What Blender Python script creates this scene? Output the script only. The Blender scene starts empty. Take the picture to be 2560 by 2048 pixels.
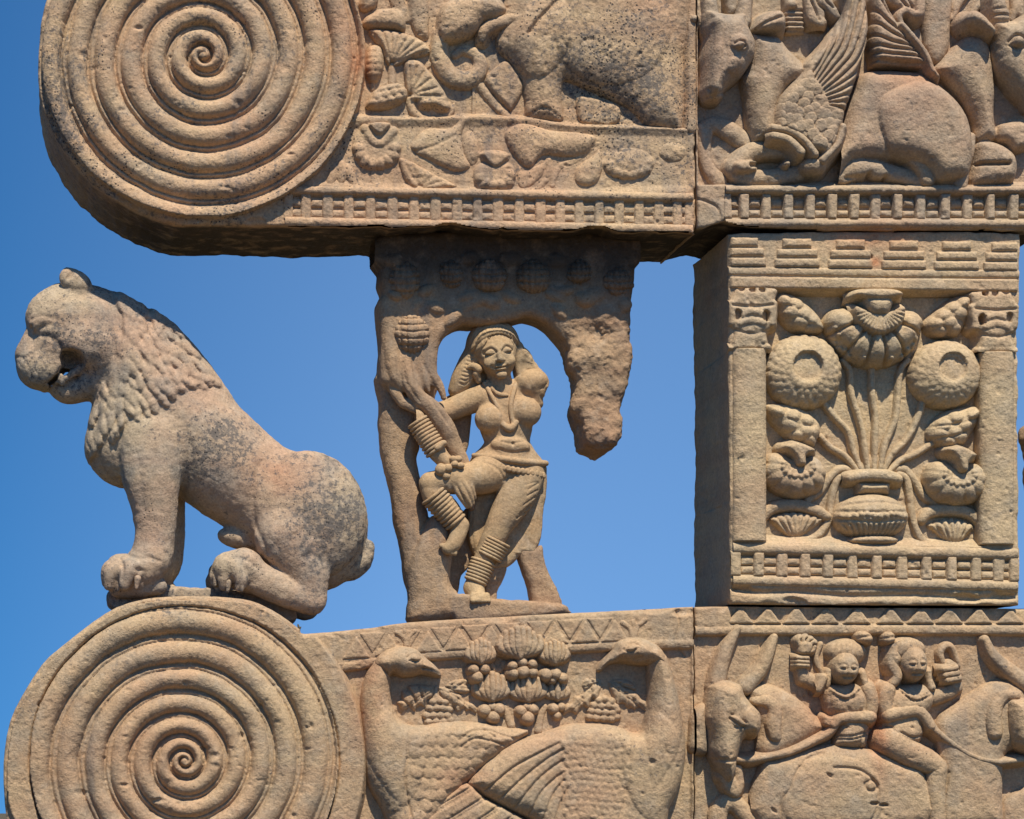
import bpy, math, random
import numpy as np

# ---------------------------------------------------------------- camera, sky, sun, exposure
S = 0.0013                    # metres per photograph pixel on the front plane of the gateway
VPX, VPY, DC = 200.0, 2000.0, 6800.0   # where the camera stands square to the stone front, and how far
ZC = 5.8                      # height of the middle of the frame above the ground
SC = bpy.context.scene
COL = SC.collection

def wpt(px, py, depth=0.0):
    return ((px - 1280.0) * S, depth * S, ZC + (1024.0 - py) * S)

cam_d = bpy.data.cameras.new('camera')
cam = bpy.data.objects.new('camera', cam_d)
COL.objects.link(cam)
cam.location = wpt(VPX, VPY, -DC)
cam.rotation_euler = (math.radians(90), 0, 0)
cam_d.sensor_width = 36.0
cam_d.sensor_fit = 'HORIZONTAL'
cam_d.lens = 36.0 * DC / 2560.0
cam_d.shift_x = (1280.0 - VPX) / 2560.0
cam_d.shift_y = (VPY - 1024.0) / 2560.0
cam_d.clip_end = 3000.0
SC.camera = cam

SUN_EL, SUN_AZ = math.radians(60), math.radians(8)     # azimuth: to the right of the camera's back
world = bpy.data.worlds.new('World')
SC.world = world
world.use_nodes = True
wn = world.node_tree
for n in list(wn.nodes):
    wn.nodes.remove(n)
sky = wn.nodes.new('ShaderNodeTexSky')
sky.sky_type = 'NISHITA'
sky.sun_disc = False
sky.sun_elevation = SUN_EL
sky.sun_rotation = math.pi - SUN_AZ
sky.altitude = 400
sky.air_density = 1.0
sky.dust_density = 0.0
sky.ozone_density = 3.0
# the whole sky is read a little above the true horizon (clear winter air, no pale rim) and deepens smoothly towards the west
tcn = wn.nodes.new('ShaderNodeTexCoord')
lift = wn.nodes.new('ShaderNodeVectorMath'); lift.operation = 'ADD'; lift.inputs[1].default_value = (0, 0, 0.26)
nrm = wn.nodes.new('ShaderNodeVectorMath'); nrm.operation = 'NORMALIZE'
wn.links.new(tcn.outputs['Generated'], lift.inputs[0])
wn.links.new(lift.outputs[0], nrm.inputs[0])
wn.links.new(nrm.outputs[0], sky.inputs['Vector'])
sep = wn.nodes.new('ShaderNodeSeparateXYZ')
wn.links.new(tcn.outputs['Generated'], sep.inputs[0])
west = wn.nodes.new('ShaderNodeMath'); west.operation = 'MULTIPLY_ADD'
west.inputs[1].default_value = 4.5; west.inputs[2].default_value = 0.47; west.use_clamp = True
wn.links.new(sep.outputs['X'], west.inputs[0])
tint = wn.nodes.new('ShaderNodeMix'); tint.data_type = 'RGBA'; tint.blend_type = 'MULTIPLY'
tint.inputs[0].default_value = 1.0
tint.inputs[7].default_value = (0.80, 1.06, 1.22, 1)
wn.links.new(sky.outputs[0], tint.inputs[6])
bgn = wn.nodes.new('ShaderNodeBackground')
deep = wn.nodes.new('ShaderNodeMix'); deep.data_type = 'RGBA'
deep.inputs[6].default_value = (0.06, 0.50, 0.70, 1); deep.inputs[7].default_value = (1, 1, 1, 1)
wn.links.new(west.outputs[0], deep.inputs[0])
both = wn.nodes.new('ShaderNodeMix'); both.data_type = 'RGBA'; both.blend_type = 'MULTIPLY'; both.inputs[0].default_value = 1.0
wn.links.new(tint.outputs[2], both.inputs[6]); wn.links.new(deep.outputs[2], both.inputs[7])
bgn.inputs['Strength'].default_value = 0.121
wo = wn.nodes.new('ShaderNodeOutputWorld')
wn.links.new(both.outputs[2], bgn.inputs[0])
wn.links.new(bgn.outputs[0], wo.inputs[0])

sun_d = bpy.data.lights.new('sun', 'SUN')
sun_d.energy = 5.0
sun_d.angle = math.radians(0.6)
sun_d.color = (1.0, 0.93, 0.82)
sun = bpy.data.objects.new('sun', sun_d)
COL.objects.link(sun)
sun.location = (6, -20, 20)
sun.rotation_euler = (math.radians(90) - SUN_EL, 0, SUN_AZ)

SC.view_settings.view_transform = 'Standard'
SC.view_settings.look = 'None'
SC.view_settings.exposure = 0.19
SC.view_settings.gamma = 1.0
SC.view_settings.use_curve_mapping = False

# ---------------------------------------------------------------- materials
def stone(name, base, pink, grey, dark=(0.05, 0.046, 0.042), lichen=0.0, speck=0.5, bump=0.62, rough=0.93, grain=0.18, seed=0.0, streak=0.5):
    m = bpy.data.materials.new(name)
    m.use_nodes = True
    nt = m.node_tree
    N, L = nt.nodes, nt.links
    b = N['Principled BSDF']
    b.inputs['Roughness'].default_value = rough
    b.inputs['Specular IOR Level'].default_value = 0.18
    geo = N.new('ShaderNodeNewGeometry')
    off = N.new('ShaderNodeVectorMath'); off.operation = 'ADD'
    off.inputs[1].default_value = (seed, seed * 1.7, seed * 0.6)
    L.new(geo.outputs['Position'], off.inputs[0])
    P = off.outputs[0]
    def noise(sc, det=3.0, ro=0.55, dist=0.0):
        n = N.new('ShaderNodeTexNoise')
        n.inputs['Scale'].default_value = sc
        n.inputs['Detail'].default_value = det
        n.inputs['Roughness'].default_value = ro
        n.inputs['Distortion'].default_value = dist
        L.new(P, n.inputs['Vector'])
        return n.outputs['Fac']
    def mathn(op, a, c=None, d=None, clamp=False):
        n = N.new('ShaderNodeMath'); n.operation = op; n.use_clamp = clamp
        for i, v in enumerate((a, c, d)):
            if v is None: continue
            if isinstance(v, (int, float)): n.inputs[i].default_value = v
            else: L.new(v, n.inputs[i])
        return n.outputs[0]
    def ramp(v, lo, hi):
        n = N.new('ShaderNodeMapRange')
        n.inputs['From Min'].default_value = lo
        n.inputs['From Max'].default_value = hi
        L.new(v, n.inputs['Value'])
        return n.outputs[0]
    def mix(f, a, c, mode='MIX'):
        n = N.new('ShaderNodeMix'); n.data_type = 'RGBA'; n.blend_type = mode
        if isinstance(f, (int, float)): n.inputs[0].default_value = f
        else: L.new(f, n.inputs[0])
        for i, v in ((6, a), (7, c)):
            if isinstance(v, tuple): n.inputs[i].default_value = (*v, 1)
            else: L.new(v, n.inputs[i])
        return n.outputs[2]
    def attr(nm):
        n = N.new('ShaderNodeAttribute'); n.attribute_name = nm
        return n.outputs['Fac']
    n1, n2, n3, n4 = noise(2.4, 4), noise(9, 4, 0.6), noise(46, 4, 0.65), noise(135, 3, 0.75)
    n5 = noise(5.0, 5, 0.65, 0.6)
    c = mix(ramp(n1, 0.40, 0.62), base, pink)
    c = mix(mathn('MULTIPLY', ramp(n2, 0.45, 0.68), 0.7), c, grey)
    # bedding of the sandstone: faint level bands, a little wavy
    bed = N.new('ShaderNodeMapping'); bed.inputs['Scale'].default_value = (0.35, 0.35, 7.0)
    L.new(P, bed.inputs['Vector'])
    nb = N.new('ShaderNodeTexNoise'); nb.inputs['Scale'].default_value = 2.2; nb.inputs['Detail'].default_value = 5; nb.inputs['Distortion'].default_value = 0.4
    L.new(bed.outputs[0], nb.inputs['Vector'])
    c = mix(mathn('MULTIPLY', ramp(nb.outputs['Fac'], 0.47, 0.68), 0.34), c, (pink[0] * 0.72, pink[1] * 0.66, pink[2] * 0.66))
    c = mix(mathn('MULTIPLY', ramp(noise(17, 5, 0.7), 0.55, 0.72), 0.35), c, (0.55, 0.44, 0.31))
    # rain streaks of grey dirt, long and narrow, only here and there
    stx = N.new('ShaderNodeMapping'); stx.inputs['Scale'].default_value = (16.0, 16.0, 1.3)
    L.new(P, stx.inputs['Vector'])
    ns = N.new('ShaderNodeTexNoise'); ns.inputs['Scale'].default_value = 1.0; ns.inputs['Detail'].default_value = 4
    L.new(stx.outputs[0], ns.inputs['Vector'])
    c = mix(mathn('MULTIPLY', mathn('MULTIPLY', ramp(ns.outputs['Fac'], 0.54, 0.70), ramp(noise(1.7, 2), 0.46, 0.62)), streak), c, (0.17, 0.15, 0.125))
    c = mix(mathn('MULTIPLY', attr('rust'), ramp(n2, 0.25, 0.6)), c, (0.47, 0.21, 0.10))
    c = mix(mathn('MULTIPLY', attr('shade'), ramp(noise(14, 5, 0.62), 0.18, 0.50), clamp=True), c, (0.046, 0.036, 0.028))  # painted shade: near-black brown mixed into the colour by a vertex mask
    # grain
    g = mathn('ADD', mathn('MULTIPLY', mathn('SUBTRACT', n4, 0.5), grain * 6), mathn('MULTIPLY', mathn('SUBTRACT', n3, 0.5), grain * 3.2))
    g = mathn('ADD', g, 1.0)
    cm = N.new('ShaderNodeCombineColor')
    for i in range(3): L.new(g, cm.inputs[i])
    c = mix(1.0, c, cm.outputs[0], 'MULTIPLY')
    # grey-black lichen blotches: where the stain attribute and noise agree
    st = mathn('ADD', attr('stain'), lichen)
    bl = mathn('ADD', mathn('MULTIPLY', n5, 0.4), mathn('MULTIPLY', noise(62, 5, 0.75), 0.75))
    lm = ramp(mathn('ADD', bl, mathn('MULTIPLY', st, 0.10)), 0.665, 0.75)
    lm = mathn('MULTIPLY', lm, 0.8, clamp=True)
    c = mix(lm, c, (0.105, 0.098, 0.09))
    # small round black pits
    vo = N.new('ShaderNodeTexVoronoi'); vo.inputs['Scale'].default_value = 78
    L.new(P, vo.inputs['Vector'])
    size = mathn('MULTIPLY', ramp(mathn('ADD', noise(6, 3), mathn('MULTIPLY', st, 0.16)), 0.5, 0.72), 0.40 * speck)
    pm = ramp(mathn('SUBTRACT', size, mathn('ADD', vo.outputs['Distance'], mathn('MULTIPLY', mathn('SUBTRACT', n4, 0.5), 0.3))), -0.05, 0.04)
    pm = mathn('MULTIPLY', pm, 0.9, clamp=True)
    c = mix(pm, c, dark)
    L.new(c, b.inputs['Base Color'])
    h = mathn('ADD', mathn('MULTIPLY', n3, 0.9), mathn('MULTIPLY', n4, 0.55))
    h = mathn('SUBTRACT', h, mathn('MULTIPLY', pm, 0.4))
    bp = N.new('ShaderNodeBump')
    bp.inputs['Strength'].default_value = bump
    bp.inputs['Distance'].default_value = 0.009
    L.new(h, bp.inputs['Height'])
    L.new(bp.outputs[0], b.inputs['Normal'])
    return m

TAN, PINK, GREY = (0.505, 0.358, 0.205), (0.49, 0.312, 0.184), (0.33, 0.26, 0.18)
M_BEAM = stone('sandstone_weathered', TAN, PINK, GREY, lichen=0.3, speck=0.62, seed=0.3, streak=0.75)
M_LOW = stone('sandstone_honey', (0.47, 0.331, 0.187), (0.445, 0.286, 0.165), (0.33, 0.26, 0.175), lichen=-0.05, speck=0.4, seed=4.1)
M_DIE = stone('sandstone_yellow', (0.505, 0.373, 0.212), (0.48, 0.332, 0.197), (0.38, 0.305, 0.20), lichen=-0.6, speck=0.15, seed=7.7)
M_BULL = stone('sandstone_brown', (0.44, 0.32, 0.194), (0.42, 0.285, 0.183), (0.30, 0.25, 0.185), lichen=-0.15, speck=0.3, seed=2.2)
M_LION = stone('sandstone_lion', (0.45, 0.345, 0.22), (0.45, 0.30, 0.195), (0.29, 0.255, 0.20), lichen=0.25, speck=0.45, bump=0.5, seed=11.3, streak=0.8)
M_FIG = stone('sandstone_figure', (0.47, 0.325, 0.17), (0.43, 0.28, 0.15), (0.33, 0.255, 0.16), lichen=-0.6, speck=0.1, bump=0.35, seed=9.4)
M_TREE = stone('sandstone_bracket', (0.40, 0.265, 0.15), (0.37, 0.225, 0.13), (0.27, 0.20, 0.135), lichen=-0.3, speck=0.1, bump=0.6, seed=13.9)
M_GROUND = stone('dry_lawn', (0.085, 0.07, 0.04), (0.095, 0.075, 0.042), (0.07, 0.062, 0.035), speck=0.1, bump=0.2, seed=20.0)

# ---------------------------------------------------------------- object helpers
ORG = {}
def thing(name, px, py, depth, label, cat, group=None):
    o = bpy.data.objects.new(name, None)
    COL.objects.link(o)
    o.empty_display_size = 0.1
    o.location = wpt(px, py, depth)
    ORG[o.name] = np.array(o.location, dtype=np.float64)
    o['label'] = label
    o['category'] = cat
    o['kind'] = 'thing'
    if group: o['group'] = group
    return o

def mesh_obj(name, V, Q, mat, parent=None, attrs=None, smooth=True):
    """One mesh object from world-space vertices and a list/array of quads (and optional n-gons)."""
    V = np.asarray(V, dtype=np.float64)
    lo, hi = V.min(0), V.max(0)
    c = np.array([(lo[0] + hi[0]) / 2, (lo[1] + hi[1]) / 2, lo[2]])
    me = bpy.data.meshes.new(name)
    faces = Q if isinstance(Q, list) else [Q]
    faces = [np.asarray(f, dtype=np.int32) for f in faces if len(f)]
    flat = np.concatenate([f.ravel() for f in faces])
    tot = np.concatenate([np.full(len(f), f.shape[1], dtype=np.int32) for f in faces])
    start = np.concatenate([[0], np.cumsum(tot)[:-1]]).astype(np.int32)
    me.vertices.add(len(V)); me.loops.add(len(flat)); me.polygons.add(len(tot))
    me.vertices.foreach_set('co', (V - c).astype(np.float32).ravel())
    me.loops.foreach_set('vertex_index', flat)
    me.polygons.foreach_set('loop_start', start)
    me.polygons.foreach_set('loop_total', tot)
    me.polygons.foreach_set('use_smooth', np.full(len(tot), smooth))
    me.update(calc_edges=True)
    me.validate()
    for k, v in (attrs or {}).items():
        a = me.attributes.new(k, 'FLOAT', 'POINT')
        a.data.foreach_set('value', np.asarray(v, dtype=np.float32))
    me.materials.append(mat)
    o = bpy.data.objects.new(name, me)
    COL.objects.link(o)
    po = ORG[parent.name] if parent else np.zeros(3)
    o.parent = parent
    o.location = c - po
    ORG[o.name] = c
    return o

# stains: blobs (x, y, rx, ry, strength) in photograph pixels on the stones
STAIN = [(507 + 330 * math.cos(q), 142 + 330 * math.sin(q), 90, 70, .5) for q in (0.6, 1.1, 1.6, 2.1, 2.6, 3.1)] + [(150, 330, 70, 170, 1.0), (230, 480, 90, 80, .9), (140, 120, 60, 120, .7), (330, 560, 160, 60, .6), (640, 450, 140, 60, .3),
         (1560, 200, 190, 170, 1.15), (1500, 120, 150, 110, .7), (1700, 300, 60, 200, .7), (1600, 390, 130, 60, .9), (1350, 330, 120, 90, .5),
         (1420, 410, 160, 60, .4), (560, 1130, 110, 90, 1.2), (620, 1180, 120, 80, .8), (800, 1330, 110, 110, 1.5), (720, 1250, 90, 60, .5),
         (260, 1480, 60, 80, 1.0), (150, 870, 70, 60, 1.1), (230, 850, 90, 60, .9), (190, 950, 60, 50, .8), (100, 930, 50, 60, .8), (190, 800, 70, 50, .5), (470, 1510, 180, 40, .8), (230, 1640, 130, 80, .45),
         (60, 1750, 40, 90, .5), (560, 1480, 60, 40, .6), (1790, 120, 60, 140, .5), (2250, 330, 130, 90, .35), (780, 1480, 60, 60, .7),
         (1870, 50, 60, 60, .5), (870, 620, 40, 40, .3), (330, 780, 60, 40, .7), (240, 730, 60, 50, .7)]
RUST = [(900, 150, 50, 90, .8), (520, 140, 40, 40, .5), (915, 1740, 45, 110, .7), (1150, 1960, 80, 60, .5), (2060, 1790, 60, 60, .5),
        (2280, 190, 90, 40, .5), (2200, 590, 140, 30, .8), (2190, 655, 14, 14, 1.0), (860, 60, 80, 60, .4), (640, 1180, 60, 60, .4),
        (680, 1210, 80, 60, .6), (1840, 1490, 60, 30, .4), (600, 480, 200, 60, .2), (1330, 300, 200, 160, .25), (1000, 430, 140, 60, .3), (2200, 1830, 20, 110, .9),
        (380, 1850, 120, 60, .25)]
def blobs(lst, x, y):
    r = np.zeros(x.shape, dtype=np.float32)
    for bx, by, rx, ry, s in lst:
        r = np.maximum(r, s * np.exp(-(((x - bx) / rx) ** 2 + ((y - by) / ry) ** 2)))
    return r

# ---------------------------------------------------------------- noise
def vnoise2(ny, nx, cell, seed):
    rg = np.random.default_rng(seed)
    gy, gx = int(ny / cell) + 3, int(nx / cell) + 3
    g = rg.random((gy, gx)).astype(np.float32) * 2 - 1
    y, x = np.arange(ny) / cell, np.arange(nx) / cell
    iy, ix = y.astype(int), x.astype(int)
    fy, fx = (y - iy).astype(np.float32), (x - ix).astype(np.float32)
    fy, fx = (fy * fy * (3 - 2 * fy))[:, None], (fx * fx * (3 - 2 * fx))[None, :]
    a, b = g[iy][:, ix], g[iy][:, ix + 1]
    c, d = g[iy + 1][:, ix], g[iy + 1][:, ix + 1]
    return (a * (1 - fx) + b * fx) * (1 - fy) + (c * (1 - fx) + d * fx) * fy

def vnoise3(shape, cell, seed):
    rg = np.random.default_rng(seed)
    g = rg.random([int(n / cell) + 3 for n in shape]).astype(np.float32) * 2 - 1
    for ax, n in enumerate(shape):
        t = np.arange(n) / cell
        i = t.astype(int)
        f = (t - i).astype(np.float32)
        f = f * f * (3 - 2 * f)
        sh = [1, 1, 1]; sh[ax] = n
        f = f.reshape(sh)
        g = np.take(g, i, ax) * (1 - f) + np.take(g, i + 1, ax) * f
    return g

# ---------------------------------------------------------------- curves
def smooth_pts(P, closed=False, sub=4):
    P = np.asarray(P, dtype=np.float64)
    if len(P) < 3 or sub < 2: return P
    n = len(P)
    out = []
    for i in range(n if closed else n - 1):
        if closed:
            p0, p1, p2, p3 = P[(i - 1) % n], P[i], P[(i + 1) % n], P[(i + 2) % n]
        else:
            p0, p1, p2, p3 = P[max(i - 1, 0)], P[i], P[i + 1], P[min(i + 2, n - 1)]
        for j in range(sub):
            t = j / sub
            out.append(0.5 * ((2 * p1) + (p2 - p0) * t + (2 * p0 - 5 * p1 + 4 * p2 - p3) * t * t + (3 * p1 - p0 - 3 * p2 + p3) * t ** 3))
    if not closed: out.append(P[-1])
    return np.array(out)

def seg_dist(X, Y, a, b):
    dx, dy = b[0] - a[0], b[1] - a[1]
    l2 = dx * dx + dy * dy + 1e-9
    t = np.clip(((X - a[0]) * dx + (Y - a[1]) * dy) / l2, 0, 1)
    return np.hypot(X - a[0] - t * dx, Y - a[1] - t * dy), t

def poly_sd(X, Y, P):
    """signed distance to a closed polygon, negative inside"""
    d = np.full(X.shape, 1e9, dtype=np.float32)
    ins = np.zeros(X.shape, dtype=bool)
    n = len(P)
    for i in range(n):
        a, b = P[i], P[(i + 1) % n]
        dd, _ = seg_dist(X, Y, a, b)
        np.minimum(d, dd, out=d)
        if a[1] != b[1]:
            c = (a[1] > Y) != (b[1] > Y)
            ins ^= c & (X < (b[0] - a[0]) * (Y - a[1]) / (b[1] - a[1]) + a[0])
    return np.where(ins, -d, d)

def smax(a, b, k):
    if k <= 0: return np.maximum(a, b)
    h = np.clip(0.5 + 0.5 * (a - b) / k, 0, 1)
    return b + (a - b) * h + k * h * (1 - h)

def smin(a, b, k):
    return -smax(-a, -b, k)

# views of the photograph in which the outlines were measured: origin and pixels per unit
TILES = {'A': (0, 0, .41744), 'B': (800, 0, .44527), 'C': (1700, 0, .39889), 'D': (0, 640, .53333), 'E': (900, 600, .32468),
         'F': (900, 1050, .32468), 'G': (1700, 560, .39889), 'H': (1700, 1000, .39889), 'I': (860, 1500, .41744),
         'J': (1700, 1500, .39889), 'K': (0, 1440, .41744), 'N': (0, 0, 1.0)}

# ---------------------------------------------------------------- carved relief as real height surfaces
PT = 2.7                                     # grid pitch in photograph pixels
GI0, GJ0 = int(-60 / PT), int(-340 / PT)
GNX, GNY = int(2780 / PT), int(2780 / PT)
BG = np.full((GNY, GNX), -60.0, dtype=np.float32)      # height of the stone behind every figure
COVER = np.zeros((GNY, GNX), dtype=bool)               # stone that a figure hides completely
NZ = (1.8 * vnoise2(GNY, GNX, 90 / PT, 1) + 0.8 * vnoise2(GNY, GNX, 34 / PT, 2) + 0.55 * vnoise2(GNY, GNX, 14 / PT, 3)
      + 0.6 * vnoise2(GNY, GNX, 6.5 / PT, 4)).astype(np.float32)
_pit = vnoise2(GNY, GNX, 11 / PT, 5) * 0.6 + vnoise2(GNY, GNX, 23 / PT, 6) * 0.5
NZ -= np.clip(_pit - 0.52, 0, 1) * 8.0
NCH = (vnoise2(GNY, GNX, 40 / PT, 7) + 0.7 * vnoise2(GNY, GNX, 17 / PT, 8)).astype(np.float32)

class Rel:
    def __init__(s, tile, box, fl=-70.0, soft=1.0):
        s.t = TILES[tile]; s.soft = soft
        (x0, y0), (x1, y1) = s.p([box[:2], box[2:]])
        s.i0, s.j0 = max(int(x0 // PT), GI0), max(int(y0 // PT), GJ0)
        s.i1, s.j1 = min(int(x1 // PT) + 1, GI0 + GNX - 1), min(int(y1 // PT) + 1, GJ0 + GNY - 1)
        s.X, s.Y = np.meshgrid((np.arange(s.i0, s.i1 + 1) * PT).astype(np.float32), (np.arange(s.j0, s.j1 + 1) * PT).astype(np.float32))
        s.H = np.full(s.X.shape, fl, dtype=np.float32)
    def p(s, pts):
        a = np.asarray(pts, dtype=np.float64)
        return a * s.t[2] + np.array(s.t[:2])
    def g(s):
        return (slice(s.j0 - GJ0, s.j1 - GJ0 + 1), slice(s.i0 - GI0, s.i1 - GI0 + 1))
    def win(s, lo, hi, m=26.0):
        a = max(int((lo[0] - m) // PT) - s.i0, 0); b = min(int((hi[0] + m) // PT) + 2 - s.i0, s.X.shape[1])
        c = max(int((lo[1] - m) // PT) - s.j0, 0); d = min(int((hi[1] + m) // PT) + 2 - s.j0, s.X.shape[0])
        if b <= a or d <= c: return None
        return (slice(c, d), slice(a, b))
    def put(s, w, h, add, k):
        if add: s.H[w] += np.maximum(h, 0)
        else: s.H[w] = smax(s.H[w], h, k)
    def stroke(s, pts, r, zf=0.9, base=0.0, add=False, k=3.0, sub=4, sl=3.0):
        P = s.p(pts)
        rr = np.asarray(r if np.ndim(r) else [r] * len(P), dtype=np.float64) * s.t[2]
        A = smooth_pts(np.column_stack([P, rr]), False, sub)
        m = rr.max()
        w = s.win(A[:, :2].min(0) - m, A[:, :2].max(0) + m)
        if w is None: return s
        X, Y = s.X[w], s.Y[w]
        best = np.full(X.shape, -1e9, dtype=np.float32)
        for a, b in zip(A[:-1], A[1:]):
            d, t = seg_dist(X, Y, a, b)
            rl = a[2] + (b[2] - a[2]) * t
            h = np.where(d < rl, zf * np.sqrt(np.maximum(rl * rl - d * d, 0)), -sl * s.soft * (d - rl))
            np.maximum(best, h, out=best)
        s.put(w, best if add else best + base, add, k)
        return s
    def dome(s, cx, cy, rx, ry, z, rot=0.0, base=0.0, add=False, k=3.0, sl=3.0, pw=0.5):
        c = s.p((cx, cy)); rx *= s.t[2]; ry *= s.t[2]
        m = max(rx, ry)
        w = s.win(c - m, c + m)
        if w is None: return s
        a = math.radians(rot); ca, sa = math.cos(a), math.sin(a)
        dx, dy = s.X[w] - c[0], s.Y[w] - c[1]
        u, v = (dx * ca + dy * sa) / rx, (-dx * sa + dy * ca) / ry
        q = np.hypot(u, v)
        h = np.where(q < 1, z * np.maximum(1 - q * q, 0) ** pw, -sl * s.soft * (q - 1) * min(rx, ry))
        s.put(w, h if add else h + base, add, k)
        return s
    def poly(s, pts, z, R, base=0.0, add=False, k=3.0, sub=3, sl=3.0):
        P = smooth_pts(s.p(pts), True, sub)
        w = s.win(P.min(0), P.max(0))
        if w is None: return s
        sd = poly_sd(s.X[w], s.Y[w], P)
        R *= s.t[2]
        t = np.clip(-sd / R, 0, 1)
        h = np.where(sd < 0, z * np.sqrt(np.maximum(1 - (1 - t) ** 2, 0)), -sl * s.soft * sd)
        s.put(w, h if add else h + base, add, k)
        return s
    def groove(s, pts, wd, d, sub=4):
        P = smooth_pts(s.p(pts), False, sub)
        wd = wd * s.t[2]
        w = s.win(P.min(0) - wd, P.max(0) + wd, 3 * wd)
        if w is None: return s
        X, Y = s.X[w], s.Y[w]
        dm = np.full(X.shape, 1e9, dtype=np.float32)
        for a, b in zip(P[:-1], P[1:]):
            dd, _ = seg_dist(X, Y, a, b)
            np.minimum(dm, dd, out=dm)
        s.H[w] -= d * np.exp(-(dm / wd) ** 2)
        return s
    def grooves(s, lines, wd, d, sub=4):
        for l in lines: s.groove(l, wd, d, sub)
        return s
    def bumps(s, cs, rx, ry, z, rot=0.0, pw=0.5, lean=0.0):
        """a layer of overlapping domes, added once"""
        B = np.zeros(s.H.shape, dtype=np.float32)
        for c in cs:
            rt = c[2] if len(c) > 2 else rot
            c0 = s.p(c[:2]); a = math.radians(rt); ca, sa = math.cos(a), math.sin(a)
            m = max(rx, ry) * s.t[2]
            w = s.win(c0 - m, c0 + m, 4)
            if w is None: continue
            dx, dy = s.X[w] - c0[0], s.Y[w] - c0[1]
            u = (dx * ca + dy * sa) / (rx * s.t[2])
            q = np.hypot(u, (-dx * sa + dy * ca) / (ry * s.t[2]))
            B[w] = np.maximum(B[w], abs(z) * np.maximum(1 - q * q, 0) ** pw * (1 - lean + lean * np.clip(0.5 + 0.5 * u, 0, 1)))
        s.H += B if z > 0 else -B
        return s
    def inside(s, pts):
        return poly_sd(s.X, s.Y, smooth_pts(s.p(pts), True, 3)) < 0
    def build(s, name, mat, parent, hm=None, noise=1.0, cut=4.0):
        g = s.g()
        bg = BG[g]
        H = s.H + NZ[g] * noise
        top = H.max()
        if hm is None: hm = 0.6 * float(np.percentile(H[H > bg], 80)) if (H > bg).any() else 0.0
        k = 1.0 - hm / DC
        C = np.maximum(np.maximum(H[:-1, :-1], H[1:, :-1]), np.maximum(H[:-1, 1:], H[1:, 1:]))
        Bc = np.minimum(np.minimum(bg[:-1, :-1], bg[1:, :-1]), np.minimum(bg[:-1, 1:], bg[1:, 1:]))
        keep = (C > Bc - cut) & (Bc > -59)
        if not keep.any(): return None
        # note which stone lies well inside this figure
        sh = int(2 + np.ceil(math.hypot(*(np.array([s.X.mean() - VPX, s.Y.mean() - VPY]) * hm / DC)) / PT))
        cv = H > bg + 5
        e = np.zeros_like(cv)
        if min(cv.shape) > 2 * sh + 2:
            f = cv.astype(np.int32)
            I = np.pad(f, ((1, 0), (1, 0))).cumsum(0).cumsum(1)
            n = 2 * sh + 1
            full = I[n:, n:] - I[:-n, n:] - I[n:, :-n] + I[:-n, :-n]
            e[sh:-sh, sh:-sh] = full == n * n
        COVER[g] |= e
        ny, nx = H.shape
        idx = np.arange(ny * nx).reshape(ny, nx)
        Q = np.stack([idx[:-1, :-1], idx[1:, :-1], idx[1:, 1:], idx[:-1, 1:]], -1)[keep]
        used = np.zeros(ny * nx, dtype=bool); used[Q.ravel()] = True
        re = np.cumsum(used) - 1
        Q = re[Q]
        X, Y = s.X.ravel()[used], s.Y.ravel()[used]
        Hh = np.maximum(H.ravel()[used], bg.ravel()[used] - 12)
        wx = VPX + (X - VPX) * k; wy = VPY + (Y - VPY) * k
        V = np.column_stack([(wx - 1280) * S, -Hh * S, ZC + (1024 - wy) * S])
        return mesh_obj(name, V, Q, mat, parent, {'stain': blobs(STAIN, X, Y), 'rust': blobs(RUST, X, Y), 'shade': np.zeros(len(X))})

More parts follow.
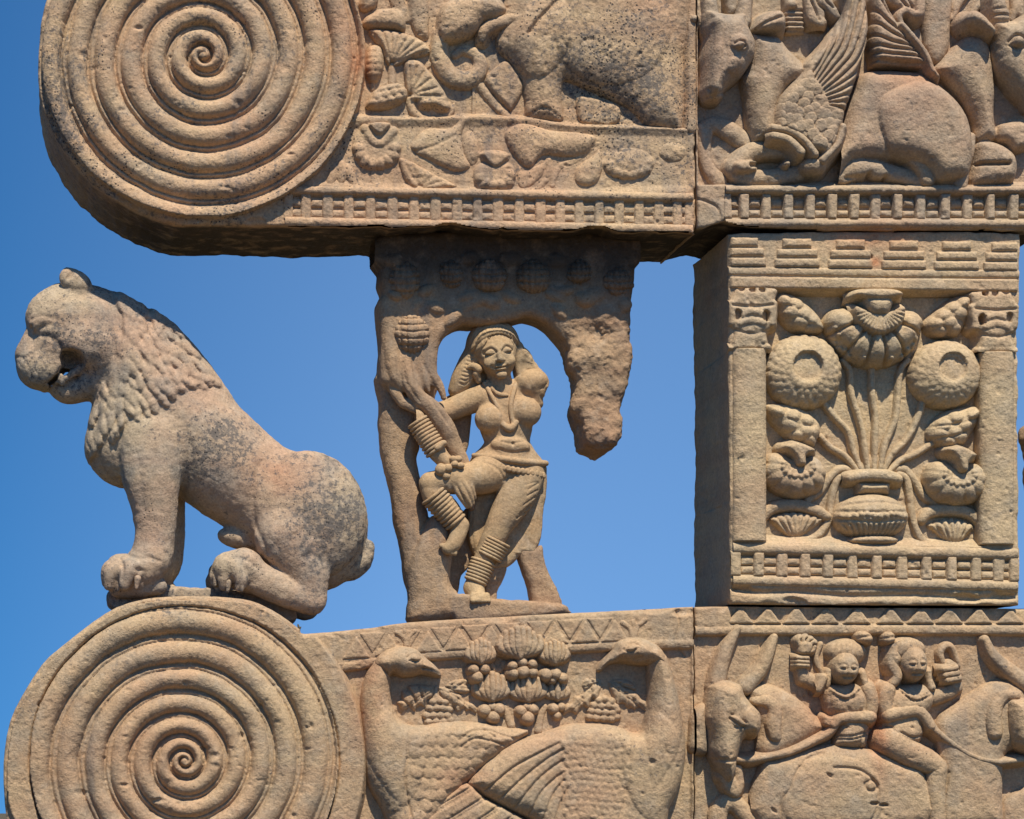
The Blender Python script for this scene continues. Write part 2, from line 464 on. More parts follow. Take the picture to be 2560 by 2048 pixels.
class Slab(Rel):
    """a block of stone with an outline, a carved front and rough sides going back to its depth"""
    def __init__(s, pts, sub=3, h0=0.0, R=14.0, chip=7.0):
        P = np.asarray(pts, dtype=np.float64)
        P = smooth_pts(P, True, sub) if sub > 1 else P
        lo, hi = P.min(0), P.max(0)
        Rel.__init__(s, 'N', (lo[0] - 8, lo[1] - 8, hi[0] + 8, hi[1] + 8), h0)
        s.sd = poly_sd(s.X, s.Y, P)
        s.Rr, s.chip, s.h0 = R, chip, h0
    def done(s):
        t = np.clip(-s.sd / (s.Rr + s.chip * np.clip(NCH[s.g()], -0.9, 2)), 0, 1)
        R = s.Rr + s.chip * np.clip(NCH[s.g()], -0.9, 2)
        s.H = s.H - np.where(s.sd < 0, R * (1 - np.sqrt(np.maximum(1 - (1 - t) ** 2, 0))), R)
        g = s.g()
        ins = s.sd < 1.0
        BG[g] = np.where(ins, s.H, BG[g])
        return s
    def mesh(s, name, mat, parent, depth, shade_x=None):
        g = s.g()
        H = s.H + NZ[g]
        ny, nx = H.shape
        ins = s.sd < 0
        keep = ins[:-1, :-1] | ins[1:, :-1] | ins[:-1, 1:] | ins[1:, 1:]
        gy, gx = np.gradient(s.sd, PT)
        n = np.hypot(gx, gy) + 1e-6
        mv = np.where(s.sd > 0, s.sd, 0)
        X = s.X - gx / n * mv; Y = s.Y - gy / n * mv
        idx = np.arange(ny * nx).reshape(ny, nx)
        Qa = np.stack([idx[:-1, :-1], idx[1:, :-1], idx[1:, 1:], idx[:-1, 1:]], -1)[keep]
        # boundary loops before culling
        E = np.concatenate([Qa[:, [0, 1]], Qa[:, [1, 2]], Qa[:, [2, 3]], Qa[:, [3, 0]]])
        key = np.minimum(E[:, 0], E[:, 1]).astype(np.int64) * (ny * nx) + np.maximum(E[:, 0], E[:, 1])
        _, inv, cnt = np.unique(key, return_inverse=True, return_counts=True)
        bE = E[cnt[inv] == 1]
        nxt = {int(a): int(b) for a, b in bE}
        loop = []
        st = int(bE[0, 0]); cur = st
        while True:
            loop.append(cur)
            cur = nxt.get(cur)
            if cur is None or cur == st or len(loop) > 20000: break
        cov = COVER[g]
        cc = cov[:-1, :-1] & cov[1:, :-1] & cov[:-1, 1:] & cov[1:, 1:]
        Q = np.stack([idx[:-1, :-1], idx[1:, :-1], idx[1:, 1:], idx[:-1, 1:]], -1)[keep & ~cc]
        Xf, Yf, Hf = X.ravel(), Y.ravel(), H.ravel()
        used = np.zeros(ny * nx, dtype=bool); used[Q.ravel()] = True
        used[np.array(loop)] = True
        re = np.cumsum(used) - 1
        Q = re[Q]
        PX, PY, PH = [Xf[used]], [Yf[used]], [Hf[used]]
        stn = [blobs(STAIN, PX[0], PY[0])]
        lp = np.array(loop)
        lx, ly, lh = Xf[lp], Yf[lp], Hf[lp]
        tx, ty = np.roll(lx, -3) - np.roll(lx, 3), np.roll(ly, -3) - np.roll(ly, 3)
        tn = np.hypot(tx, ty) + 1e-6
        nX, nY = -ty / tn, tx / tn                      # outward for this winding, checked below
        cx, cy = lx.mean(), ly.mean()
        if np.mean(nX * (lx - cx) + nY * (ly - cy)) < 0: nX, nY = -nX, -nY
        rows = 13
        faces = [Q]; base = int(used.sum()); m = len(lp)
        PX.append(lx); PY.append(ly); PH.append(lh); stn.append(np.full(m, 0.2)); prev = base + np.arange(m); base += m
        dn = int(depth / PT)
        nz = np.stack([vnoise2(dn + 1, m, c, 90 + i) * a for i, (c, a) in enumerate(((60, 3.6), (22, 2.4), (10, 1.8), (5, 1.1)))]).sum(0)
        nz = nz[np.linspace(0, dn, rows + 1).astype(int)]
        for r in range(1, rows + 1):
            f = r / rows
            dd = lh + (-depth - lh) * f
            off = nz[r] * min(1.0, r / 3.0) - 1.5
            PX.append(lx + nX * off); PY.append(ly + nY * off); PH.append(dd)
            stn.append(np.full(m, 0.2))
            cur = base + np.arange(m)
            faces.append(np.column_stack([prev, np.roll(prev, -1), np.roll(cur, -1), cur])[:, ::-1])
            prev = cur; base += m
        faces.append(prev[None, :])
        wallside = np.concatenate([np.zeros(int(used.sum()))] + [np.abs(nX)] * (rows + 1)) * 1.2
        UNDER = 0.95  # strength of the underside's shade, painted into the wall colour
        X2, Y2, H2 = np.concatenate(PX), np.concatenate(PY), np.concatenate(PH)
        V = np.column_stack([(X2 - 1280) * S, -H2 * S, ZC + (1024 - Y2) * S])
        return mesh_obj(name, V, faces, mat, parent, {'stain': np.concatenate(stn), 'rust': blobs(RUST, X2, Y2), 'shade': np.where(np.arange(len(H2)) >= int(used.sum()) + m, UNDER, 0.0) * np.clip(1.55 - wallside * 1.3, 0.0, 1)})

# ---------------------------------------------------------------- sculpture in the round: distance fields and surface nets
def surface_net(F):
    sg = F < 0
    nx, ny, nz = F.shape
    c = np.zeros((nx - 1, ny - 1, nz - 1), dtype=np.int8)
    cor = [(a, b, d) for a in (0, 1) for b in (0, 1) for d in (0, 1)]
    for a, b, d in cor:
        c += sg[a:nx - 1 + a, b:ny - 1 + b, d:nz - 1 + d]
    act = (c > 0) & (c < 8)
    I, J, K = np.nonzero(act)
    idx = np.full(act.shape, -1, dtype=np.int32)
    idx[act] = np.arange(len(I))
    f = {q: F[I + q[0], J + q[1], K + q[2]] for q in cor}
    pos = np.zeros((len(I), 3), dtype=np.float32); cnt = np.zeros(len(I), dtype=np.float32)
    for q in cor:
        for ax in range(3):
            if q[ax]: continue
            q2 = list(q); q2[ax] = 1; q2 = tuple(q2)
            fa, fb = f[q], f[q2]
            m = (fa < 0) != (fb < 0)
            t = np.where(m, fa / np.where(m, fa - fb, 1), 0)
            for a in range(3):
                pos[:, a] += np.where(m, q[a] + (t if a == ax else 0), 0)
            cnt += m
    pos /= cnt[:, None]
    pos += np.column_stack([I, J, K])
    quads = []
    for ax in range(3):
        sl0 = [slice(None)] * 3; sl1 = [slice(None)] * 3
        sl0[ax] = slice(0, -1); sl1[ax] = slice(1, None)
        d = sg[tuple(sl0)] != sg[tuple(sl1)]
        i = list(np.nonzero(d))
        o1, o2 = [a for a in range(3) if a != ax]
        ok = (i[o1] > 0) & (i[o2] > 0) & (i[o1] < F.shape[o1] - 1) & (i[o2] < F.shape[o2] - 1)
        i = [a[ok] for a in i]
        ins = sg[i[0], i[1], i[2]]
        def at(a, b):
            q = [x.copy() for x in i]
            q[o1] -= a; q[o2] -= b
            return idx[q[0], q[1], q[2]]
        qd = np.column_stack([at(1, 1), at(0, 1), at(0, 0), at(1, 0)])
        flip = ins if ax != 1 else ~ins
        qd[~flip] = qd[~flip][:, ::-1]
        quads.append(qd)
    return pos, np.concatenate(quads)

class Vol:
    """x, y as in the photograph view (y down), w towards the viewer; all in units of that view"""
    def __init__(s, tile, lo, hi, pitch, depth):
        s.t, s.lo, s.pt, s.depth = TILES[tile], np.array(lo, dtype=np.float64), pitch, depth
        n = [int((b - a) / pitch) + 1 for a, b in zip(lo, hi)]
        s.ax = [(a + np.arange(m) * pitch).astype(np.float32) for a, m in zip(lo, n)]
        s.F = np.full(n, 250.0, dtype=np.float32)
        s.big = 60.0
    def win(s, lo, hi, m):
        sl = []
        for a in range(3):
            i = max(int((lo[a] - m - s.lo[a]) // s.pt), 0); j = min(int((hi[a] + m - s.lo[a]) // s.pt) + 2, len(s.ax[a]))
            if j <= i: return None
            sl.append(slice(i, j))
        return tuple(sl)
    def grid(s, w):
        return s.ax[0][w[0]][:, None, None], s.ax[1][w[1]][None, :, None], s.ax[2][w[2]][None, None, :]
    def uni(s, w, d, k, sub=False):
        if sub: s.F[w] = smax(s.F[w], -d, k)
        else: s.F[w] = smin(s.F[w], d, k)
    def cap(s, pts, k=20.0, flat=1.0, sub=False, sm=6):
        """chain of round cones (x, y, w, r); flat < 1 squeezes depth"""
        A = smooth_pts(pts, False, sm)
        r = A[:, 3].max()
        lo, hi = A[:, :3].min(0) - r, A[:, :3].max(0) + r
        best = None
        W = s.win(lo, hi, k + 3 * s.pt)
        if W is None: return s
        for a, b in zip(A[:-1], A[1:]):
            rm = max(a[3], b[3])
            w = s.win(np.minimum(a[:3], b[:3]) - rm, np.maximum(a[:3], b[:3]) + rm, k + 3 * s.pt)
            if w is None: continue
            x, y, z = s.grid(w)
            d = b[:3] - a[:3]
            l2 = float(d @ d) + 1e-6
            t = np.clip(((x - a[0]) * d[0] + (y - a[1]) * d[1] + (z - a[2]) * d[2]) / l2, 0, 1)
            dist = np.sqrt((x - a[0] - t * d[0]) ** 2 + (y - a[1] - t * d[1]) ** 2 + ((z - a[2] - t * d[2]) / flat) ** 2) - (a[3] + (b[3] - a[3]) * t)
            if best is None: best = np.full([q.stop - q.start for q in W], 200.0, dtype=np.float32)
            v = tuple(slice(q.start - Q.start, q.stop - Q.start) for q, Q in zip(w, W))
            best[v] = np.minimum(best[v], dist)
        if best is not None: s.uni(W, best, k, sub)
        return s
    def ell(s, c, r, rot=0.0, k=20.0, sub=False):
        c, r = np.array(c, float), np.array(r, float)
        m = max(r[0], r[1])
        w = s.win(c - [m, m, r[2]], c + [m, m, r[2]], k + 3 * s.pt)
        if w is None: return s
        x, y, z = s.grid(w)
        a = math.radians(rot); ca, sa = math.cos(a), math.sin(a)
        u = (x - c[0]) * ca + (y - c[1]) * sa; v = -(x - c[0]) * sa + (y - c[1]) * ca; q = z - c[2]
        k0 = np.sqrt((u / r[0]) ** 2 + (v / r[1]) ** 2 + (q / r[2]) ** 2)
        k1 = np.sqrt((u / r[0] ** 2) ** 2 + (v / r[1] ** 2) ** 2 + (q / r[2] ** 2) ** 2) + 1e-6
        s.uni(w, (k0 * (k0 - 1) / k1).astype(np.float32), k, sub)
        return s
    def extr(s, pts, wc, hw, R, k=10.0, sub=3, cut=False):
        P = smooth_pts(pts, True, sub)
        lo, hi = np.append(P.min(0), wc - hw), np.append(P.max(0), wc + hw)
        w = s.win(lo, hi, k + 3 * s.pt)
        if w is None: return s
        x, y, z = s.grid(w)
        X, Y = np.meshgrid(s.ax[0][w[0]], s.ax[1][w[1]], indexing='ij')
        d2 = poly_sd(X, Y, P)[:, :, None] + R
        q = np.abs(z - wc) - hw + R
        d = np.minimum(np.maximum(d2, q), 0) + np.sqrt(np.maximum(d2, 0) ** 2 + np.maximum(q, 0) ** 2) - R
        s.uni(w, d.astype(np.float32), k, cut)
        return s
    def disp(s, D2, front=True):
        """push the surface out by a map over x, y (front side only when asked)"""
        if front:
            s.F -= D2[:, :, None] * np.clip((s.ax[2][None, None, :] + 40) / 80, 0, 1)
        else: s.F -= D2[:, :, None]
        return s
    def rough(s, amp, cell, seed, mask=None):
        n = vnoise3(s.F.shape, cell / s.pt, seed) * amp
        if mask is not None: n *= mask[:, :, None]
        s.F += n
        return s
    def native(s, x, y):
        return s.t[0] + x * s.t[2], s.t[1] + y * s.t[2]
    def build(s, name, mat, parent, stain=0.0, shade=None):
        pos, Q = surface_net(s.F)
        u = pos * s.pt + s.lo
        X, Y = s.native(u[:, 0], u[:, 1])
        k = 1 + s.depth / DC
        wx, wy = VPX + (X - VPX) * k, VPY + (Y - VPY) * k
        yy = s.depth - u[:, 2] * s.t[2] * k
        V = np.column_stack([(wx - 1280) * S, yy * S, ZC + (1024 - wy) * S])
        so = np.zeros(len(X)) if shade is None else shade(X, Y)
        return mesh_obj(name, V, Q, mat, parent, {'stain': blobs(STAIN, X, Y) + stain, 'rust': blobs(RUST, X, Y), 'shade': so})
    def map2(s):
        """a relief-like 2-D layer over this volume's x, y"""
        return Map2(s)

class Map2:
    def __init__(s, v):
        s.X, s.Y = np.meshgrid(v.ax[0], v.ax[1], indexing='ij')
        s.D = np.zeros(s.X.shape, dtype=np.float32)
    def drop(s, x, y, ang, ln, wd, z):
        a = math.radians(ang); ca, sa = math.cos(a), math.sin(a)
        w = (np.abs(s.X[:, 0] - x) < ln * 1.3, np.abs(s.Y[0] - y) < ln * 1.3)
        ii, jj = np.nonzero(w[0])[0], np.nonzero(w[1])[0]
        if len(ii) == 0 or len(jj) == 0: return
        sl = (slice(ii[0], ii[-1] + 1), slice(jj[0], jj[-1] + 1))
        dx, dy = s.X[sl] - x, s.Y[sl] - y
        u, v = (dx * ca + dy * sa) / ln, (-dx * sa + dy * ca) / wd
        q = np.sqrt(u * u + (v / (1.0 + 0.35 * np.clip(u, -1, 1))) ** 2)
        s.D[sl] = np.maximum(s.D[sl], z * np.maximum(1 - q * q, 0) ** 0.5 * (0.65 + 0.35 * np.clip(u, -1, 1)))
    def line(s, pts, wd, z):
        P = smooth_pts(pts, False, 4)
        d = np.full(s.X.shape, 1e9, dtype=np.float32)
        for a, b in zip(P[:-1], P[1:]):
            d = np.minimum(d, seg_dist(s.X, s.Y, a, b)[0])
        s.D += z * np.exp(-(d / wd) ** 2)

def tubes(name, tile, chains, pitch, depth, mat, parent, k=3.0, ells=(), rough=0.0):
    """a small carved part made of round chains and ellipsoids"""
    pts = [p for c in chains for p in c]
    lo = np.array([np.array(p[:3]) - p[3] for p in pts] + [np.array(e[0]) - max(e[1]) for e in ells]).min(0) - 3 * pitch
    hi = np.array([np.array(p[:3]) + p[3] for p in pts] + [np.array(e[0]) + max(e[1]) for e in ells]).max(0) + 3 * pitch
    v = Vol(tile, lo, hi, pitch, depth)
    for c in chains: v.cap(c, k)
    for e in ells: v.ell(e[0], e[1], e[2] if len(e) > 2 else 0, k)
    if rough: v.rough(rough, 6 * pitch, 5)
    return v.build(name, mat, parent)
# ---------------------------------------------------------------- ground and the pillar under the gateway
gs = 900.0
mesh_obj('ground', [(-gs, -gs, 0), (gs, -gs, 0), (gs, gs, 0), (-gs, gs, 0)], np.array([[0, 1, 2, 3]]), M_GROUND, None,
         {'stain': np.zeros(4), 'rust': np.zeros(4), 'shade': np.zeros(4)}, False)['kind'] = 'structure'

def native_poly(tile, pts):
    x, y, k = TILES[tile]
    return [(x + a * k, y + b * k) for a, b in pts]

# ---------------------------------------------------------------- the five stones
# upper beam with its rolled end
up_out = ([(115, 0), (104, 50)] + native_poly('A', [(240, 200), (228, 400), (236, 550), (275, 700), (340, 830), (430, 960), (550, 1090), (700, 1200),
          (850, 1275), (1000, 1330), (1100, 1348), (1300, 1345), (1500, 1350), (1800, 1355)])
          + native_poly('B', [(20, 1270), (200, 1268), (350, 1263), (400, 1278), (520, 1268), (650, 1265), (690, 1250), (740, 1248), (800, 1262), (900, 1280), (1000, 1285),
                              (1030, 1272), (1060, 1288), (1250, 1290), (1440, 1287), (1500, 1270), (1600, 1270), (1680, 1300), (1900, 1297), (2110, 1303)])
          + [(1736, 580.5), (1738.4, 578), (1739, 572), (1739, 560), (1739, 300), (1739, 0), (1738, -178), (1200, -180), (640, -180), (400, -178), (260, -160), (185, -120), (138, -60)])
UP = Slab(up_out, 2, 0.0, 13, 11)
# stone over the pillar, with the winged bulls
wb_out = ([(1743, -178), (1743, 0), (1742, 300), (1741, 480)] + native_poly('C', [(105, 1435), (140, 1436), (200, 1412), (270, 1393), (350, 1414), (430, 1424), (560, 1428), (700, 1434),
          (850, 1436), (900, 1450), (1100, 1446), (1300, 1452), (1400, 1440), (1530, 1448), (1640, 1442), (1750, 1448), (1900, 1438), (2000, 1452), (2156, 1448)])
          + [(2620, 578), (2620, 0), (2620, -178)])
WB = Slab(wb_out, 1, 4.0, 8, 6)
# square block with the lotus vase
DI = Slab([(1822, 584), (1822, 800), (1824, 1100), (1826, 1352), (1827, 1440), (1826, 1500), (1830, 1510), (2000, 1512), (2250, 1513), (2549, 1513), (2550, 1490),
           (2548, 1340), (2546, 1100), (2544, 850), (2549, 700), (2550, 584), (2400, 580), (2100, 579)], 1, 0.0, 7, 7)
# lower beam
lo_out = (native_poly('K', [(90, 1450 + 230), (36, 1440), (24, 1300), (20, 1200), (26, 1050), (60, 870), (130, 720), (250, 530), (340, 445), (420, 380), (560, 270), (700, 185), (850, 140),
          (1000, 122), (1150, 118), (1300, 122), (1450, 135), (1560, 165), (1680, 230), (1800, 320), (1830, 345)])
          + native_poly('I', [(60, 176), (200, 160), (390, 132), (700, 112), (1000, 96), (1330, 78), (1700, 60), (2000, 43), (2070, 39.5), (2092, 38.6)])
          + [(1735.5, 1516.5), (1736.6, 1520), (1737, 1535), (1737, 1800), (1737, 2100), (1737, 2245), (1200, 2250), (461, 2250), (300, 2245), (170, 2190)])
LO = Slab(lo_out, 2, -6.0, 12, 6)
# lower stone with the riders
RI = Slab([(1741, 1516), (1828, 1515), (2100, 1518), (2300, 1519), (2550, 1520), (2620, 1520), (2620, 2245), (1741, 2245), (1741, 2000), (1741, 1700)], 1, -14.0, 8, 6)

def flat_to(s, tile, pts, z, e=6.0, sub=1):
    """cut (or raise) an area of a stone to the level z, with a soft edge e wide"""
    P = s.p(native_poly(tile, pts)) if tile != 'N' else np.asarray(pts, float)
    if sub > 1: P = smooth_pts(P, True, sub)
    w = s.win(P.min(0), P.max(0), e + 4)
    f = np.clip(0.5 - poly_sd(s.X[w], s.Y[w], P) / e, 0, 1)
    s.H[w] = s.H[w] * (1 - f) + z * f

# sunk fields behind the figures
flat_to(UP, 'B', [(-130, 420), (215, 640), (560, 655), (870, 640), (1200, 652), (1400, 690), (2062, 712), (2062, -700), (60, -700), (180, 0), (215, 240), (120, 560)], -23, 12)
flat_to(UP, 'B', [(-190, 1010), (20, 900), (150, 700), (560, 690), (1060, 690), (1400, 730), (2070, 745), (2080, 1050), (1500, 1075), (900, 1062), (300, 1040)], -8, 18)
flat_to(WB, 'C', [(118, -800), (118, 1158), (900, 1160), (2300, 1155), (2300, -800)], -26, 6)
flat_to(WB, 'C', [(100, 1160), (100, 1460), (2400, 1460), (2400, 1158), (900, 1163)], 12, 6)
flat_to(DI, 'G', [(548, 412), (548, 1990), (1908, 2014), (1908, 420)], -38, 5)
flat_to(LO, 'I', [(-60, 420), (740, 330), (1340, 300), (2090, 290), (2090, 2100), (-60, 2100)], -22, 6)
flat_to(RI, 'J', [(108, 214), (2400, 214), (2400, 2000), (108, 2000)], -30, 6)
flat_to(RI, 'J', [(330, 44), (2400, 44), (2400, 152), (330, 152)], -24, 6)
# a chip line, cracks and breaks in the stones
UP.grooves([[(350, 462), (380, 476), (420, 478)], [(400, 462), (430, 490), (455, 500), (478, 520)]], 3, 7)
UP.bumps([(330, 520), (380, 545), (215, 380), (160, 310)], 40, 26, -6, 30)
DI.grooves([[(2170, 640), (2178, 642)]], 4, 12)
DI.bumps([(1850, 1470), (2420, 1495), (2510, 1490), (1990, 1505)], 34, 12, -9, 10)
DI.grooves([[(1835, 1474), (1900, 1482), (1990, 1479), (2120, 1490), (2300, 1488), (2440, 1496), (2540, 1488)]], 7, 9)
WB.grooves([[(1745, 500), (1790, 520), (1800, 560)]], 3, 6)
UP.bumps([(1088, 552), (1250, 560), (1500, 560), (880, 556), (640, 555)], 26, 12, -8, 0)
LO.grooves([[(1150, 1543), (1160, 1560), (1152, 1575)], [(1690, 1520), (1700, 1560), (1690, 1600), (1715, 1640)]], 3, 5)
LO.bumps([(1640, 1525), (1710, 1530), (1250, 1545), (930, 1575)], 30, 11, -8, -5)
for s_ in (UP, WB, DI, LO, RI): s_.done()

upper_beam = thing('carved_beam_stone', 900, 575, 200, 'upper carved sandstone beam with rolled spiral end and worn elephant relief', 'stone beam')
bull_stone = thing('carved_block_stone', 2180, 577, 200, 'carved stone block with two winged bulls lying back to back above the vase block', 'stone block')
die_stone = thing('carved_block_stone', 2187, 1512, 200, 'square stone block carved with a vase of lotuses between two pilasters', 'stone block')
low_beam = thing('carved_beam_stone', 900, 2250, 200, 'lower carved sandstone beam with round spiral end and two peafowl in relief', 'stone beam')
rider_stone = thing('carved_block_stone', 2180, 2245, 200, 'carved stone block at bottom right with two riders seated on horned bulls', 'stone block')

# ---------------------------------------------------------------- spirals
def spiral(slab, cx, cy, start, table, rout, amp, name, parent, mat, squash=(1, 1), cent=12.0):
    s = Rel('N', (cx - rout - 30, cy - rout - 30, cx + rout + 30, cy + rout + 30))
    dx, dy = (s.X - cx) * squash[0], (s.Y - cy) * squash[1]
    r = np.hypot(dx, dy) + NZ[s.g()] * 0.5
    r = r + 2.2 * vnoise2(*r.shape, 130 / PT, int(cx)) + 1.5 * vnoise2(*r.shape, 45 / PT, int(cy)) * np.clip(r / 60, 0, 1)
    wob = 1 + 0.12 * vnoise2(*r.shape, 70 / PT, int(cx + cy))
    ang = np.arctan2(-dy, dx)                              # anticlockwise as seen
    f = ((ang - start) / (2 * math.pi)) % 1.0
    T = np.interp(r, table, np.arange(len(table)) + 0.0)
    ph = T - f
    u = ph - np.floor(ph)
    body = np.sqrt(np.maximum(1 - ((u - 0.43) / 0.385) ** 2, 0))
    fil = np.clip((u - 0.79) / 0.07, 0, 1) * np.clip((1.0 - u) / 0.08, 0, 1)
    h = np.maximum(amp * wob * body, amp * 0.30 * fil)
    h = np.where(r < cent, np.maximum(h, amp * 0.9 * np.sqrt(np.maximum(1 - (r / cent) ** 2, 0))), h)
    rc = random.Random(int(cx))
    for _ in range(46):                                    # chips knocked off the ridges
        ca_, cr_ = rc.uniform(0, 6.283), rc.uniform(60, rout)
        q_ = np.hypot((s.X - cx - cr_ * math.cos(ca_)) / rc.uniform(5, 15), (s.Y - cy - cr_ * math.sin(ca_)) / rc.uniform(4, 10)) + NCH[s.g()] * 0.3
        h = h - rc.uniform(2, 7) * np.clip(1.15 - q_, 0, 1) ** 0.7
    edge = rout - r
    s.H = np.where(edge > 0, h * 1.0 + 1.0, 3.0 * edge - 2)
    # stay inside the beam's outline
    sd = slab.sd[slice(s.j0 - slab.j0, s.j1 - slab.j0 + 1), slice(max(s.i0 - slab.i0, 0), s.i1 - slab.i0 + 1)] if s.i0 >= slab.i0 and s.j0 >= slab.j0 else None
    Pn = poly_sd(s.X, s.Y, slab.outline)
    s.H = np.where(Pn > -7, -70, s.H)
    bad = s.Y > 2236
    s.H[bad] = -70
    return s.build(name, mat, parent, hm=8.0)
UP.outline = smooth_pts(np.asarray(up_out, float), True, 1)
LO.outline = smooth_pts(np.asarray(lo_out, float), True, 1)
spiral(UP, 507, 142, math.pi, [-40, 8, 35, 90, 152, 219, 286, 353, 420], 404, 27, 'spiral_volute', upper_beam, M_BEAM)
spiral(LO, 461, 1903, 0.0, [-40, 5, 22, 54, 108, 165, 227, 296, 374, 450], 386, 25, 'spiral_volute', low_beam, M_LOW)
# outer rim of the lower roll
s = Rel('N', (0, 1480, 930, 2060))
r = np.hypot(s.X - 461, s.Y - 1903) + NZ[s.g()]
s.H = np.where((r < 449) & (r > 384), 13 - np.maximum(0, 392 - r) * 2, np.where(r >= 449, 13 - 2.5 * (r - 449), -70)).astype(np.float32)
s.H[poly_sd(s.X, s.Y, LO.outline) > -9] = -70
s.build('roll_rim', M_LOW, low_beam, hm=6.0)

# ---------------------------------------------------------------- carved railings: every post and bar a piece
def railing(parent, mat, xs, y0, rows, barw, postw, zp, zb, slope, top, bot, x0, x1, hm=8):
    """xs: centres of the gaps; y0(x): top of the openings; rows: (start, end) of the bars below y0"""
    for yt, yb, z in (top, bot):
        s = Rel('N', (x0, y0(x0) - 60, x1, y0(x0) + 120 + slope))
        s.stroke([(x0 - 4 + q * (x1 - x0 + 8) / 6.0, y0(x0 + q * (x1 - x0) / 6.0) + (yt + yb) / 2) for q in range(7)], (yb - yt) / 2, z / ((yb - yt) / 2.0), base=0, sl=1.5)
        s.build('rail', mat, parent, hm=hm)
    ends = [x0 + 6] + [(a + b) / 2 for a, b in zip(xs[:-1], xs[1:])] + [x1 - 6]
    for x in ends:
        y = y0(x)
        s = Rel('N', (x - postw, y - 12, x + postw, y + rows[-1][1] + 12))
        j = random.uniform(-1.5, 1.5); zp_ = zp * random.uniform(0.65, 1.12); wv = postw * random.uniform(-0.08, 0.08)
        s.poly([(x - postw / 2 + j - wv, y - 6), (x + postw / 2 + wv, y - 6), (x + postw / 2 + j, y + rows[-1][1] + 6), (x - postw / 2, y + rows[-1][1] + 6)], zp_, 6, base=0, sub=1)
        s.build('railing_post', mat, parent, hm=hm, noise=1.3)
    for x in xs:
        y = y0(x)
        for a, b in rows:
            s = Rel('N', (x - barw, y + a - 8, x + barw, y + b + 8))
            s.poly([(x - barw / 2, y + a), (x + barw / 2, y + a), (x + barw / 2, y + b), (x - barw / 2, y + b + random.uniform(-1.5, 1.5))], zb * random.uniform(0.7, 1.15), (b - a) * 0.55, base=-6, sub=1)
            s.build('railing_bar', mat, parent, hm=hm, noise=1.2)

random.seed(4)
bx = [104, 225, 348, 470, 590, 714, 830, 945, 1062, 1180, 1300, 1402, 1515, 1630, 1742, 1850, 1960, 2062]
xs_up = [739, 793] + [800 + x * .44527 for x in bx]
flat_l = lambda x: 487 + (x - 739) * 0.0195
# hollow behind the bars, cut into the finished stones
def hollow(slab, x0, x1, y0, dy0, dy1, z):
    P = [(x0, y0(x0) + dy0), (x1, y0(x1) + dy0), (x1, y0(x1) + dy1), (x0, y0(x0) + dy1)]
    w = slab.win((x0, y0(x0) + dy0 - 3), (x1, y0(x1) + dy1 + 3), 6)
    f = np.clip(0.5 - poly_sd(slab.X[w], slab.Y[w], P) / 4, 0, 1)
    slab.H[w] = slab.H[w] * (1 - f) + z * f
    BG[slab.g()] = np.where(slab.sd < 1, slab.H, BG[slab.g()])
hollow(UP, 716, 1730, flat_l, 0, 56, -7)
railing(upper_beam, M_BEAM, xs_up, flat_l, [(8, 29), (34, 54)], 31, 24, 3, 7, 20, (-24, -2, 11), (55, 78, 10), 715, 1732)
xc = [334, 470, 610, 748, 884, 1024, 1158, 1292, 1435, 1588, 1735, 1875, 2018, 2160]
flat_c = lambda x: 489.0 + (x - 1832) * 0.002
hollow(WB, 1815, 2600, flat_c, 0, 57, -4)
railing(bull_stone, M_BULL, [1700 + x * .39889 for x in xc] + [2618], flat_c, [(7, 29), (34, 55)], 33, 25, 18, 15, 2, (-26, -1, 24), (57, 84, 22), 1812, 2600)
xd = [428, 570, 716, 860, 1010, 1164, 1320, 1475, 1632, 1788, 1936, 2074]
flat_d = lambda x: 1385 + (x - 1870) * 0.0215
hollow(DI, 1850, 2538, flat_d, 0, 54, -10)
railing(die_stone, M_DIE, [1700 + x * .39889 for x in xd], flat_d, [(6, 26), (30, 49)], 34, 26, 7, 7, 15, (-28, -1, 10), (54, 78, 8), 1834, 2545)

# ---------------------------------------------------------------- upper beam: elephant and plants
def fan(s, pts, piv, lines, z, R=40, w=7, d=5, base=-26):
    s.poly(pts, z, R, base)
    s.grooves([[piv, l] if len(l) == 2 and not isinstance(l[0], tuple) else [piv] + list(l) for l in lines], w, d)
    return s

s = Rel('B', (980, -60, 2090, 740), soft=0.5)
s.poly([(1070, 330), (1000, 250), (1010, 120), (1050, -40), (1040, -140), (2060, -140), (2062, 300), (2060, 708), (1930, 706), (1848, 690), (1760, 600), (1650, 545), (1500, 480), (1385, 440),
        (1372, 560), (1372, 668), (1180, 655), (1162, 560), (1140, 440)], 44, 170, -26)
s.dome(1640, 170, 330, 300, 14, add=True)
s.dome(1250, 200, 150, 240, 14, rot=15, add=True)
s.groove([(1335, 0), (1290, 50), (1240, 100), (1170, 190)], 12, 10)
s.groove([(1385, 440), (1385, 330), (1400, 270)], 12, 5)
s.grooves([[(1180, 640), (1240, 600), (1300, 610), (1370, 650)]], 10, 4)
s.build('elephant', M_BEAM, upper_beam, noise=1.5)
s = Rel('B', (620, -80, 1120, 520), soft=0.5)
s.poly([(690, 20), (800, -40), (960, -60), (1060, 40), (1000, 110), (930, 120), (880, 180), (800, 222), (700, 232), (662, 150)], 48, 90, -20)
s.stroke([(690, 180), (680, 300), (740, 410), (850, 430), (912, 360), (885, 285), (815, 262), (768, 290)], [52, 55, 58, 55, 46, 38, 32, 24], 0.9, -24)
s.build('elephant_trunk', M_BEAM, upper_beam, noise=1.5)
s = Rel('B', (880, 60, 1140, 260), soft=0.5)
s.stroke([(915, 215), (930, 165), (990, 130), (1100, 100)], [22, 36, 40, 38], 1.0, -4)
s.build('elephant_tusk', M_BEAM, upper_beam, noise=1.6)
s = Rel('B', (860, 300, 1180, 680), soft=0.5)
